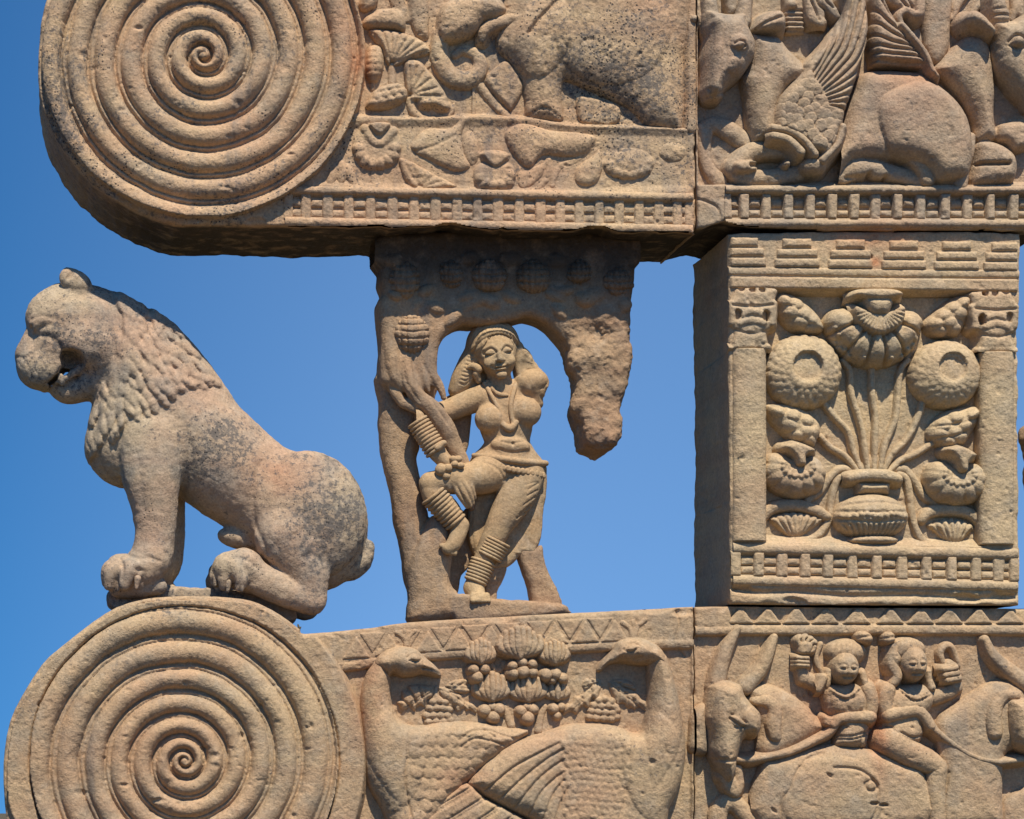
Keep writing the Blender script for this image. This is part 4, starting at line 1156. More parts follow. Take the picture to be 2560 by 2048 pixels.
# lower side lotuses with seed pods
for m, pts, cup, c, dy in ((1, [(530, 430), (560, 340), (640, 312), (700, 330), (780, 340), (840, 325), (925, 410), (936, 500), (900, 570), (840, 596), (740, 622), (640, 590), (575, 550), (540, 500)],
                      [(645, 297), (690, 268), (740, 264), (845, 310), (820, 340), (788, 352), (785, 410), (735, 415), (712, 360)], (735, 420), 0),
                     (-1, [(1548, 450), (1600, 380), (1690, 372), (1760, 400), (1850, 378), (1940, 430), (1955, 520), (1905, 622), (1780, 664), (1640, 645), (1565, 565)],
                      [(1668, 312), (1720, 292), (1765, 290), (1858, 342), (1830, 372), (1805, 400), (1800, 445), (1755, 452), (1722, 372)], (1748, 470), 0)):
    q = np.array(pts); s = Rel('H', (q[:, 0].min() - 50, q[:, 1].min() - 70, q[:, 0].max() + 50, q[:, 1].max() + 50))
    s.poly(pts, 52, 110, -40)
    s.bumps([(c[0] + 150 * math.cos(a), c[1] + 118 * math.sin(a), math.degrees(a)) for a in np.arange(-0.35, 3.6, 0.49)], 75, 42, 11)
    s.bumps([(c[0] + 78 * math.cos(a), c[1] + 45 * math.sin(a), math.degrees(a)) for a in np.arange(-0.3, 3.5, 0.42)], 34, 22, 9)
    s.build('lotus_flower', M_DIE, die_stone, hm=10)
    q = np.array(cup); s = Rel('H', (q[:, 0].min() - 40, q[:, 1].min() - 40, q[:, 0].max() + 40, q[:, 1].max() + 40))
    s.poly(cup, 28, 30, 8); s.build('seed_pod', M_DIE, die_stone, hm=15)
for arc, pts, piv in (([(545, 722), (600, 668), (740, 650), (860, 678), (945, 722)], [(575, 735), (740, 690), (920, 735), (835, 812), (775, 862), (720, 872), (650, 820)], (748, 900)),
                      ([(1540, 742), (1590, 694), (1720, 682), (1840, 702), (1908, 762)], [(1570, 775), (1720, 730), (1875, 782), (1822, 850), (1772, 912), (1692, 892), (1630, 830)], (1738, 940))):
    s = Rel('H', (pts[0][0] - 80, 600, pts[0][0] + 420, 960))
    s.poly(pts, 26, 60, -40); s.grooves([[piv, (piv[0] + 300 * math.cos(a), piv[1] - 260 * math.sin(a))] for a in np.arange(0.55, 2.7, 0.2)], 8, 7, 1)
    s.build('lotus_leaf', M_DIE, die_stone, hm=0)
    s = Rel('H', (pts[0][0] - 90, 600, pts[0][0] + 430, 820)); s.stroke(arc, [30, 37, 38, 36, 28], 0.95, -28); s.build('leaf_rim', M_DIE, die_stone, hm=5)
# the vase
vase = None
s = Rel('H', (950, 540, 1500, 900)); s.dome(1225, 722, 242, 148, 70, 0, -40, pw=0.45)
s.grooves([[(990, 690), (1225, 705), (1460, 690)], [(1000, 740), (1225, 765), (1450, 740)], [(1030, 655), (1225, 640), (1420, 655)]], 8, 5)
s.bumps([(1020 + 38 * i, 722 + 8 * math.sin(i * 1.3), 45) for i in range(12)], 22, 17, 6)
s.grooves([[(1225 + (x - 1225) * 1.0, 775), (1225 + (x - 1225) * 0.62, 858)] for x in range(1010, 1450, 34)], 6, 6, 1)
vase = s.build('vase', M_DIE, die_stone, hm=20)
s = Rel('H', (1080, 480, 1380, 620)); s.poly([(1112, 500), (1350, 500), (1332, 592), (1120, 592)], 44, 80, -40, sub=1); s.build('vase_neck', M_DIE, vase, hm=5)
s = Rel('H', (1040, 430, 1420, 540)); s.stroke([(1078, 482), (1160, 468), (1240, 466), (1320, 474), (1382, 492)], [30, 35, 36, 35, 28], 0.9, -4); s.build('vase_rim', M_DIE, vase, hm=15)
s = Rel('H', (1040, 820, 1410, 920)); s.dome(1225, 876, 158, 32, 40, 0, -25, pw=0.4); s.build('vase_foot', M_DIE, vase, hm=5)
s = Rel('H', (1120, 300, 1380, 470)); s.poly([(1150, 380), (1200, 330), (1280, 330), (1330, 400), (1320, 450), (1140, 450)], 16, 60, -40); s.grooves([[(1232 + x * .7, 450), (1232 + x, 330)] for x in (-60, -30, 0, 30, 60)], 8, 6, 1); s.build('stem_sheath', M_DIE, die_stone, hm=0)
# ---------------------------------------------------------------- lower beam: triangles, fillet, peafowl, fruit
def band(x): return 1575 - (x - 860) * 0.0905 + 0.000035 * (x - 860) ** 2      # top edge of the lower beam
tx = 860 + np.array([75, 270, 505, 690, 885, 1085, 1265, 1447, 1625]) * .41744
for i, x in enumerate(tx):
    y = band(x) + 14
    s = Rel('N', (x - 60, y - 30, x + 60, y + 90))
    s.poly([(x, y + 3), (x + 36, y + 58), (x - 36, y + 62)], 5, 6, -6, sub=1); s.build('triangle_block', M_LOW, low_beam, hm=0, noise=1.2)
    if i + 1 < len(tx):
        xn = (x + tx[i + 1]) / 2; y = band(xn) + 14
        s = Rel('N', (xn - 60, y - 30, xn + 60, y + 90))
        s.poly([(xn - 34, y), (xn + 34, y - 3), (xn, y + 52)], 3, 6, -6, sub=1); s.build('triangle_block', M_LOW, low_beam, hm=0, noise=1.2)
s = Rel('I', (-60, 240, 2110, 470))
s.stroke([(-40, 400), (60, 388), (180, 368), (360, 345), (530, 328), (740, 312), (1000, 300), (1340, 284), (1620, 270), (1880, 258), (2092, 252)], 34, 0.75, -14, sl=4)
s.build('fillet_moulding', M_LOW, low_beam, hm=4, noise=1.2)

# left bird
s = Rel('I', (60, 280, 1160, 1420))
s.poly([(180, 360), (130, 460), (103, 600), (110, 800), (128, 1000), (158, 1120), (230, 1250), (300, 1420), (500, 1420), (740, 1110), (1120, 800), (1000, 762), (800, 727), (600, 722), (440, 750), (352, 718), (306, 640), (290, 540), (290, 440), (240, 330)], 52, 110, -28)
s.dome(300, 950, 190, 330, 12, 10, add=True)
sc = []
for j, y in enumerate(range(790, 1290, 62)):
    for i in range(8):
        x = 405 + i * 66 + 33 * (j % 2) + 0.1 * (y - 790)
        if x < 900 - max(0, y - 900) * 1.25 + 40: sc.append((x, y - 0.05 * i * 20, -35))
sc = [(x + 7 * math.sin(x * 1.7 + y), y + 8 * math.cos(x * .9 + y * 2.1), 25) for x, y, _ in sc]
s.bumps(sc, 44, 37, 6, pw=0.3, lean=0.85)
s.stroke([(265, 330), (205, 500), (205, 700), (255, 900), (300, 1080), (330, 1200)], [24, 76, 96, 120, 70, 12], 0.22, 0, add=True)
s.groove([(372, 950), (362, 1090), (400, 1290)], 7, 6); s.groove([(372, 950), (390, 800), (440, 750)], 8, 3)
s.grooves([[(690, 840), (760, 790), (860, 780), (960, 815), (1040, 832)], [(700, 880), (780, 830), (870, 845), (960, 870)], [(840, 780), (900, 820)]], 7, 5)
lb = s.build('peafowl', M_LOW, low_beam, hm=18)
s = Rel('I', (160, 250, 620, 490))
s.poly([(190, 400), (200, 340), (262, 290), (350, 268), (440, 288), (500, 340), (560, 392), (590, 432), (580, 462), (480, 447), (420, 458), (360, 462), (300, 442), (270, 460)], 58, 90, -20)
s.dome(425, 345, 34, 22, 8, 15, add=True); s.groove([(375, 345), (420, 318), (470, 340)], 6, 6); s.groove([(385, 365), (430, 372), (465, 355)], 5, 5); s.groove([(370, 325), (420, 300), (480, 325)], 5, 4)
s.groove([(470, 408), (520, 415), (575, 440)], 6, 8); s.groove([(480, 350), (475, 400), (470, 440)], 8, 3)
s.build('bird_head', M_LOW, lb, hm=22)
s = Rel('I', (280, 170, 450, 290))
for q in ([(368, 272), (360, 225), (318, 196)], [(375, 272), (372, 210), (365, 185)], [(385, 272), (395, 220), (425, 188)]): s.stroke(q, [12, 13, 15], 0.9, -6)
s.build('bird_crest', M_LOW, lb, hm=0)
# right bird
s = Rel('I', (700, 260, 2110, 1420))
s.poly([(1815, 300), (1930, 310), (1972, 400), (2005, 520), (2035, 660), (2058, 800), (2062, 950), (2032, 1100), (1962, 1250), (1880, 1430), (1250, 1430), (1130, 1325), (1000, 1262), (850, 1182), (738, 1097), (850, 962), (1000, 852), (1200, 792), (1350, 742), (1500, 736), (1650, 752), (1740, 792),
        (1792, 780), (1826, 650), (1832, 500), (1822, 385)], 62, 120, -24)
s.dome(1850, 1000, 190, 340, 12, -8, add=True)
for q in ([(1285, 858), (1150, 925), (1000, 1010), (850, 1140)], [(1305, 895), (1200, 960), (1080, 1055), (930, 1192)], [(1305, 960), (1220, 1020), (1130, 1105), (1020, 1245)], [(1310, 1030), (1240, 1085), (1170, 1160), (1110, 1285)],
          [(1312, 1080), (1250, 1160), (1190, 1310)], [(1330, 1130), (1290, 1220), (1260, 1320)]): s.groove(q, 7, 7)
sc = []
for j, y in enumerate(range(790, 1330, 40)):
    for i in range(12):
        x = 1320 + i * 40 + 20 * (j % 2)
        if 1300 + max(0, 900 - y) * 0.6 < x < 1700 + 20 * math.sin(y / 70.0): sc.append((x, y + 10 * math.sin(x / 60.0), 200))
sc = [(x + 5 * math.sin(x * 1.9 + y), y + 5 * math.cos(x * 1.1 + y * 2.3), 205) for x, y, _ in sc]
s.bumps(sc, 28, 23, 4.5, pw=0.3, lean=0.85)
s.groove([(1740, 800), (1700, 950), (1690, 1100), (1640, 1320)], 8, 3)
s.bumps([(1830, 970)], 20, 22, -7)
s.stroke([(1870, 260), (1905, 430), (1925, 600), (1915, 780), (1880, 960), (1840, 1120)], [30, 80, 94, 110, 70, 12], 0.24, 0, add=True)
rb = s.build('peafowl', M_LOW, low_beam, hm=20)
s = Rel('I', (1490, 190, 1960, 440))
s.poly([(1532, 418), (1545, 380), (1562, 358), (1620, 292), (1642, 250), (1700, 222), (1790, 218), (1880, 256), (1935, 320), (1940, 400), (1815, 388), (1760, 388), (1680, 372), (1605, 382), (1555, 422)], 66, 90, -18)
s.groove([(1625, 335), (1585, 372), (1548, 408)], 6, 8); s.dome(1715, 285, 30, 20, 6, -20, add=True); s.groove([(1672, 300), (1715, 262), (1758, 272)], 6, 6); s.groove([(1680, 308), (1718, 312), (1755, 290)], 5, 5); s.groove([(1620, 275), (1640, 320), (1650, 370)], 9, 3); s.bumps([(1760, 350)], 30, 18, -6)
s.build('bird_head', M_LOW, rb, hm=26)
s = Rel('I', (1640, 90, 1850, 240))
for q in ([(1725, 225), (1715, 170), (1670, 135)], [(1735, 225), (1735, 170), (1735, 130)], [(1745, 225), (1760, 160), (1805, 120)]): s.stroke(q, [16, 17, 18], 0.8, -8)
s.build('bird_crest', M_LOW, rb, hm=0)
s = Rel('I', (300, 1040, 1200, 1420))
s.poly([(735, 1095), (600, 1180), (400, 1300), (330, 1430), (1180, 1430), (1000, 1270), (850, 1190)], 24, 30, -4)
for i in range(4):
    a, b = (760 + i * 85, 1120 + i * 55), (420 + i * 130, 1320 + i * 40)
    s.groove([a, b], 6, 6)
    for t in np.linspace(0, 1, 22):
        x, y = a[0] + (b[0] - a[0]) * t, a[1] + (b[1] - a[1]) * t
        s.groove([(x + 6, y + 10), (x - 6, y + 36)], 5, 4, 1)
s.build('tail_feathers', M_LOW, rb, hm=10)

def bunch(cx, cy, n, ln, spread, rw, z, berries, scale=1.0):
    root = None
    for i in range(n):
        t = (i - (n - 1) / 2) / max((n - 1) / 2, 1)
        W = spread
        bx, by = cx + 0.12 * W * t, cy
        mx, my = cx + W * t * (0.92 + 0.08 * abs(t)), cy - ln * (0.42 - 0.10 * abs(t))
        ex, ey = cx + W * t * (0.98 + 0.06 * (i % 2)), cy - ln * (1.0 - 0.30 * t * t) - 6 * (i % 2)
        s = Rel('I', (min(bx, ex, mx) - 40, min(by, ey, my) - 40, max(bx, ex, mx) + 40, max(by, my) + 40))
        s.stroke([(bx, by), (mx, my), (ex, ey)], [rw * 0.55, rw, rw * 0.5], 0.9, z + 12 * (1 - abs(t)))
        if root is None:
            root = s.build('fruit_bunch', M_LOW, low_beam, hm=6)
        else: s.build('petal', M_LOW, root, hm=6)
    for x, y, r in berries:
        s = Rel('I', (x - r - 30, y - r - 30, x + r + 30, y + r + 30)); s.dome(x, y, r, r, r * 0.40, 0, z + 2); s.build('berry', M_LOW, root, hm=8)
bunch(820, 375, 7, 125, 72, 21, 0, [(782, 418, 30), (845, 415, 30), (800, 462, 36), (850, 350, 14)])
bunch(1055, 340, 8, 160, 112, 27, 6, [(1018, 442, 30), (1075, 430, 38), (1128, 436, 28), (1015, 395, 26), (1128, 385, 26), (1070, 375, 30)])
bunch(1262, 375, 7, 118, 72, 20, 0, [(1215, 450, 36), (1268, 445, 34), (1312, 470, 26), (1255, 480, 20)])
bunch(892, 595, 7, 145, 92, 24, -10, [(852, 662, 36), (934, 655, 36), (900, 700, 38), (895, 640, 26)])
bunch(1108, 600, 7, 140, 90, 24, -10, [(1070, 665, 34), (1138, 655, 32), (1106, 705, 42), (1105, 640, 26)])
bunch(1285, 590, 5, 90, 60, 20, -16, [(1265, 650, 34), (1285, 692, 26), (1310, 640, 26)])
for q in ([(965, 640), (985, 690), (1010, 750)], [(1210, 640), (1185, 700), (1170, 780)], [(890, 390), (930, 420), (970, 380)]):
    s = Rel('I', (q[0][0] - 80, 340, q[2][0] + 90, 820)); s.stroke(q, [22, 24, 28], 0.8, -24); s.build('fruit_stalk', M_LOW, low_beam, hm=0)
def leaf(pts, rib, veins, z=17):
    q = np.array(pts); s = Rel('I', (q[:, 0].min() - 40, q[:, 1].min() - 40, q[:, 0].max() + 40, q[:, 1].max() + 40))
    s.poly(pts, z, 45, -24, sub=4); s.groove([(a, b + 9) for a, b in rib], 5, 5); s.groove([(a, b - 9) for a, b in rib], 5, 4); s.grooves(veins, 7, 6); s.build('vine_leaf', M_LOW, low_beam, hm=0)
leaf([(545, 525), (480, 505), (395, 508), (380, 540), (350, 545), (345, 590), (318, 610), (345, 650), (342, 682), (400, 645), (430, 668), (460, 632), (500, 645), (505, 600), (535, 580)], [(540, 530), (450, 590), (350, 670)],
     [[(470, 575), (450, 520)], [(430, 600), (390, 530)], [(390, 630), (345, 590)], [(470, 580), (490, 630)], [(430, 605), (440, 655)]])
leaf([(572, 518), (640, 530), (700, 560), (730, 600), (780, 620), (805, 650), (796, 682), (760, 660), (735, 668), (720, 650), (690, 670), (660, 645), (640, 655), (620, 610), (590, 590)], [(580, 525), (690, 580), (795, 670)],
     [[(640, 555), (640, 620)], [(690, 590), (690, 650)], [(730, 620), (730, 660)], [(640, 550), (700, 560)]])
leaf([(610, 515), (650, 482), (700, 470), (765, 482), (740, 505), (778, 530), (745, 560), (690, 560), (640, 535)], [(615, 515), (690, 515), (765, 520)], [[(650, 510), (690, 480)], [(690, 513), (730, 490)]], 14)
leaf([(1552, 488), (1490, 515), (1440, 560), (1390, 570), (1370, 610), (1330, 625), (1318, 690), (1370, 672), (1400, 688), (1430, 640), (1475, 650), (1490, 600), (1525, 600), (1545, 545)], [(1550, 490), (1440, 590), (1325, 690)],
     [[(1490, 545), (1470, 510)], [(1440, 590), (1400, 565)], [(1480, 555), (1500, 600)], [(1430, 600), (1450, 640)]])
leaf([(1590, 488), (1650, 495), (1700, 530), (1760, 545), (1790, 590), (1822, 610), (1822, 672), (1780, 645), (1755, 660), (1730, 645), (1710, 655), (1680, 620), (1640, 625), (1610, 560)], [(1595, 492), (1700, 570), (1815, 660)],
     [[(1650, 530), (1650, 610)], [(1700, 570), (1710, 645)], [(1740, 600), (1760, 650)], [(1690, 560), (1750, 550)]])
leaf([(1430, 505), (1450, 470), (1490, 465), (1540, 482), (1500, 510), (1450, 535)], [(1540, 485), (1440, 510)], [[(1500, 492), (1480, 470)]], 12)
leaf([(1600, 492), (1650, 470), (1720, 480), (1760, 525), (1740, 545), (1680, 520)], [(1600, 492), (1740, 530)], [[(1660, 500), (1690, 478)]], 14)
for pts in ([(540, 610), (575, 600), (610, 612), (520, 650), (560, 645), (600, 648), (635, 655), (500, 690), (540, 690), (585, 690), (625, 690), (510, 730), (555, 728), (600, 728), (640, 720)],
            [(1530, 600), (1570, 592), (1610, 605), (1505, 630), (1545, 635), (1590, 632), (1630, 640), (1490, 665), (1530, 670), (1575, 672), (1620, 675), (1640, 660), (1480, 700), (1520, 705), (1565, 708), (1610, 712), (1640, 700)]):
    q = np.array(pts); s = Rel('I', (q[:, 0].min() - 50, q[:, 1].min() - 120, q[:, 0].max() + 50, q[:, 1].max() + 40))
    for x, y in pts: s.dome(x, y, 27, 24, 12, 0, -20, k=0)
    cx = q[0][0] + 20; s.stroke([(cx, 520), (cx - 5, 560), (cx, 600)], [12, 18, 30], 0.7, -22)
    s.build('grape_cluster', M_LOW, low_beam, hm=0)

# ---------------------------------------------------------------- riders on bulls
for cx in (390, 562, 742, 924, 1122, 1330, 1522, 1702, 1886, 2085, 2270):
    s = Rel('J', (cx - 120, 20, cx + 120, 180)); y = 52 if cx < 2000 else 62
    s.poly([(cx - 18, y), (cx + 18, y), (cx + 92, 150), (cx - 92, 150)], 14, 12, -26, sub=1); s.build('triangle_block', M_LOW, rider_stone, hm=0, noise=1.3)
s = Rel('J', (90, 130, 2330, 240))
s.stroke([(100, 190), (700, 186), (1300, 184), (1900, 186), (2300, 190)], 30, 0.6, -18, sl=4); s.build('fillet_moulding', M_LOW, rider_stone, hm=0, noise=1.3)
s = Rel('J', (20, 620, 200, 1000))
s.poly([(70, 730), (120, 662), (175, 650), (190, 780), (185, 960), (112, 974), (58, 940), (62, 830)], 34, 60, -26); s.build('bull_ear', M_LOW, rider_stone)
s = Rel('J', (460, 500, 1660, 1420))
s.poly([(515, 1040), (600, 990), (720, 950), (860, 915), (980, 900), (1250, 938), (1420, 1010), (1562, 1085), (1562, 1430), (515, 1430)], 46, 110, -30)
s.poly([(430, 560), (560, 520), (680, 560), (800, 640), (900, 740), (935, 800), (880, 850), (700, 955), (560, 1005), (490, 930), (500, 780)], 38, 110, -30)
s.dome(950, 1230, 330, 260, 12, 0, add=True)
s.grooves([[(900, 960), (800, 1000), (730, 1080), (690, 1180), (640, 1260), (630, 1400)], [(960, 1050), (1100, 1060), (1190, 1110), (1240, 1190), (1225, 1330), (1180, 1400)], [(1150, 1150), (1170, 1190), (1215, 1195), (1235, 1160), (1200, 1130), (1155, 1150)]], 9, 6)
s.bumps([(1215, 1275), (1275, 1285)], 32, 12, -14); s.bumps([(590, 1320), (930, 1100)], 26, 12, -7, 40)
s.build('bull', M_LOW, rider_stone)
s = Rel('J', (190, 1200, 540, 1420))
s.stroke([(240, 1440), (260, 1310), (340, 1270), (440, 1370), (500, 1460)], [60, 58, 56, 56, 50], 0.8, -22); s.build('bull_foreleg', M_LOW, rider_stone)
s = Rel('J', (130, 440, 580, 1260))
s.poly([(195, 560), (178, 640), (165, 740), (188, 850), (195, 960), (228, 1040), (258, 1090), (310, 1150), (350, 1130), (372, 1080), (380, 1010), (402, 930), (430, 872), (500, 870), (532, 780), (520, 700), (470, 640), (430, 590), (400, 520), (280, 490), (205, 530)], 88, 100, -30)
s.stroke([(290, 620), (285, 800), (290, 980)], [80, 74, 60], 0.22, 0, add=True)
s.dome(465, 760, 78, 100, 12, add=True); s.dome(345, 760, 50, 32, 10, 40, add=True); s.groove([(300, 745), (345, 780), (395, 800)], 8, 8); s.groove([(310, 720), (360, 740), (400, 770)], 7, 6)
s.groove([(235, 1000), (300, 1010), (350, 1000)], 10, 9); s.groove([(440, 690), (490, 720), (520, 780)], 9, 6); s.groove([(460, 660), (520, 700)], 7, 5)
s.stroke([(300, 1100), (345, 1170), (375, 1205), (395, 1150), (385, 1060)], [46, 50, 34, 30, 30], 0.8, -4)
s.build('bull_head', M_LOW, rider_stone, noise=1.6)
for q, r in (([(238, 540), (262, 420), (310, 290), (368, 178)], [52, 46, 36, 22]), ([(420, 545), (510, 440), (560, 340), (600, 232)], [50, 42, 34, 20])):
    s = Rel('J', (150, 130, 680, 640)); s.stroke(q, r, 0.85, -8); s.build('bull_horn', M_LOW, rider_stone)
s = Rel('J', (440, 560, 700, 920))
s.stroke([(475, 635), (550, 635), (595, 690), (590, 780), (600, 850)], [24, 42, 46, 52, 44], 0.85, 4); s.build('bull_ear', M_LOW, rider_stone)
s = Rel('J', (330, 760, 1010, 1050))
s.stroke([(360, 1000), (440, 1003), (560, 982), (700, 950), (850, 880), (940, 830), (985, 770)], [18, 20, 19, 20, 20, 21, 22], 0.9, 10); s.build('rein', M_LOW, rider_stone)
# right bull
s = Rel('J', (1580, 470, 2240, 1420))
s.poly([(1620, 770), (1750, 640), (1900, 542), (2000, 500), (2110, 515), (2200, 600), (2200, 900), (2080, 955), (2050, 1050), (2045, 1250), (2025, 1430), (1640, 1430), (1640, 1080)], 44, 120, -30)
s.groove([(1690, 1080), (1670, 1200), (1650, 1350)], 7, 5)
s.build('bull', M_LOW, rider_stone)
s = Rel('J', (2020, 590, 2250, 1000))
s.poly([(2060, 640), (2130, 610), (2240, 640), (2240, 960), (2130, 940), (2070, 840)], 70, 80, -20); s.build('bull_head', M_LOW, rider_stone, noise=2)
s = Rel('J', (1880, 550, 2180, 920))
s.stroke([(2110, 600), (2040, 600), (1985, 660), (1968, 750), (1975, 830)], [28, 36, 44, 52, 50], 0.85, 12); s.build('bull_ear', M_LOW, rider_stone)
s = Rel('J', (1880, 190, 2250, 600))
s.stroke([(1925, 248), (1970, 345), (2070, 440), (2200, 540)], [24, 36, 46, 52], 0.85, -6); s.build('bull_horn', M_LOW, rider_stone)
s = Rel('J', (2000, 1150, 2240, 1420)); s.poly([(2040, 1260), (2160, 1180), (2240, 1180), (2240, 1430), (2030, 1430)], 30, 60, -30); s.build('bull_foreleg', M_LOW, rider_stone)

def face(s, cx, cy, rx, ry, t=0.0, z=0.0):
    """eyes, brows, nose, mouth on a small carved face"""
    U = lambda u, v: (cx + rx * (u * math.cos(t) - v * math.sin(t)), cy + ry * (u * math.sin(t) + v * math.cos(t)))
    for sx in (-1, 1):
        s.groove([U(sx * .14, -.08), U(sx * .38, -.20), U(sx * .66, -.10)], rx * .08, 4)
        s.dome(*U(sx * .38, -.02), rx * .21, ry * .095, 6, math.degrees(t), add=True)
        s.groove([U(sx * .17, .03), U(sx * .38, .10), U(sx * .60, .03)], rx * .06, 4)
        s.groove([U(sx * .16, .05), U(sx * .15, .22)], rx * .07, 3)
        s.dome(*U(sx * .48, .36), rx * .30, ry * .24, 5, add=True)
    s.stroke([U(0, -.12), U(0, .12), U(0, .30)], [rx * .09, rx * .13, rx * .22], 0.9, 0, add=True)
    s.groove([U(-.32, .55), U(0, .60), U(.32, .55)], rx * .075, 8)
    s.dome(*U(0, .68), rx * .26, ry * .07, 4, add=True); s.dome(*U(0, .50), rx * .28, ry * .05, 3, add=True)
    s.groove([U(-.2, .80), U(.2, .80)], rx * .08, 2.5)
    s.dome(*U(0, .90), rx * .25, ry * .12, 4, add=True)

def rider(name, torso, head, hair, bun, arms, extra):
    q = np.array(torso)
    s = Rel('J', (q[:, 0].min() - 50, q[:, 1].min() - 50, q[:, 0].max() + 50, q[:, 1].max() + 50))
    s.poly(torso, 44, 90, -30); extra(s)
    root = s.build(name, M_LOW, rider_stone)
    hx, hy, rx, ry, t = head
    for (bx, by, brx, bry) in hair:
        s = Rel('J', (bx - brx - 40, by - bry - 40, bx + brx + 40, by + bry + 40)); s.dome(bx, by, brx, bry, 46, 0, -26)
        s.grooves([[(bx - brx * .8 + i * brx * .27, by + bry * .5), (bx - brx * .55 + i * brx * .2, by - bry * .7)] for i in range(7)], 7, 4); s.build('hair', M_LOW, root, noise=1.6)
    s = Rel('J', (bun[0] - 110, bun[1] - 90, bun[0] + 110, bun[1] + 90)); s.dome(bun[0], bun[1], bun[2], bun[3], 40, 20, -20); s.groove([(bun[0] - 40, bun[1]), (bun[0] + 40, bun[1] - 10)], 8, 7); s.build('hair_knot', M_LOW, root, noise=1.6)
    s = Rel('J', (hx - rx - 40, hy - ry - 40, hx + rx + 40, hy + ry + 40)); s.dome(hx, hy, rx, ry, 58, math.degrees(t), -8, pw=0.45); face(s, hx, hy, rx, ry, t); s.build('face', M_LOW, root, hm=24, noise=0.6)
    for nm, pts, r, b in arms:
        q = np.array(pts); m = max(r) + 30
        s = Rel('J', (q[:, 0].min() - m, q[:, 1].min() - m, q[:, 0].max() + m, q[:, 1].max() + m)); s.stroke(pts, r, 0.85, b); s.build(nm, M_LOW, root)
    return root
def ex1(s):
    s.dome(1000, 640, 75, 62, 6, add=True); s.dome(1100, 640, 60, 60, 6, add=True); s.dome(1050, 830, 110, 70, 6, add=True)
    s.bumps([(945 + 17 * i, 560 + 46 * math.sin(math.pi * i / 9.5)) for i in range(11)], 15, 14, 9); s.groove([(920, 545), (1020, 630), (1110, 600)], 6, 4)
    s.grooves([[(985, 852), (1080, 852), (1185, 822)], [(985, 872), (1080, 872), (1180, 845)], [(1130, 930), (1160, 830)], [(1160, 930), (1180, 840)]], 7, 6); s.bumps([(1040, 795)], 14, 12, -5)
r1 = rider('rider', [(900, 560), (960, 525), (1130, 520), (1205, 545), (1235, 640), (1212, 760), (1192, 900), (1150, 935), (985, 925), (985, 835), (990, 770), (930, 720), (905, 640)], (1045, 425, 88, 105, 0.03),
      [(1055, 325, 132, 88)], (1160, 236, 62, 46),
      [('upper_arm', [(910, 545), (850, 515), (790, 490)], [44, 44, 42], -18), ('forearm', [(785, 490), (768, 420), (770, 345)], [42, 38, 32], -16),
       ('upper_arm', [(1185, 560), (1205, 640), (1190, 735)], [46, 46, 40], 4), ('forearm', [(1190, 735), (1110, 735), (1010, 745), (965, 780)], [42, 37, 32, 26], 14),
       ('earring', [(1145, 460), (1160, 520), (1180, 580)], [20, 22, 22], 4), ('earring', [(945, 450), (930, 500), (925, 540)], [20, 22, 16], -4), ('scarf', [(890, 275), (862, 340), (872, 410), (912, 470)], [18, 19, 19, 17], -24)], ex1)
def ex2(s):
    s.dome(1430, 650, 85, 65, 6, add=True); s.dome(1540, 640, 60, 60, 6, add=True); s.dome(1430, 830, 110, 60, 6, add=True)
    s.grooves([[(1390, 545), (1460, 615), (1560, 580)], [(1370, 555), (1460, 635), (1570, 600)], [(1380, 830), (1450, 862), (1525, 850)], [(1260, 790), (1330, 800)]], 6, 6)
    s.bumps([(1395 + 17 * i, 570 + 46 * math.sin(math.pi * i / 9.5)) for i in range(10)], 13, 12, 7); s.bumps([(1450, 800)], 14, 12, -5)
r2 = rider('rider', [(1270, 560), (1350, 540), (1550, 522), (1622, 600), (1592, 690), (1562, 750), (1535, 880), (1450, 930), (1260, 900), (1255, 760)], (1478, 398, 86, 115, -0.03),
      [(1425, 310, 138, 82), (1350, 360, 60, 80)], (1315, 240, 46, 48),
      [('upper_arm', [(1305, 570), (1290, 650), (1310, 730)], [52, 50, 44], 4), ('forearm', [(1310, 725), (1400, 705), (1500, 700), (1575, 790)], [46, 42, 38, 30], 12),
       ('upper_arm', [(1600, 612), (1690, 580), (1740, 545)], [46, 46, 40], -16), ('forearm', [(1740, 545), (1722, 470), (1700, 410)], [42, 40, 34], -14),
       ('thigh', [(1320, 885), (1450, 960), (1560, 1010), (1630, 1050)], [92, 84, 76, 60], -2), ('shin', [(1625, 1055), (1612, 1180), (1618, 1300), (1625, 1440)], [62, 62, 56, 52], -2),
       ('hair_braid', [(1345, 300), (1330, 400), (1365, 470), (1340, 520)], [28, 32, 34, 26], 4), ('earring', [(1560, 450), (1565, 500), (1580, 548)], [18, 18, 24], 2),
       ('mirror_ring', [(1655, 390), (1640, 330), (1675, 285), (1715, 300), (1745, 380), (1755, 415)], [18, 20, 20, 18, 15, 10], -16)], ex2)
for i, (x, y, a) in enumerate(((1690, 430, 0), (1700, 465, 0), (1712, 498, 0))):
    s = Rel('J', (x - 70, y - 50, x + 70, y + 50)); s.stroke([(x - 36, y + 6), (x + 38, y - 6)], 15, 0.4, 14); s.build('bracelet', M_LOW, r2, hm=10)
for y in (360, 385, 408):
    s = Rel('J', (710, y - 40, 840, y + 40)); s.stroke([(738, y), (800, y + 4)], 10, 0.5, 6); s.build('bracelet', M_LOW, r1, hm=5)
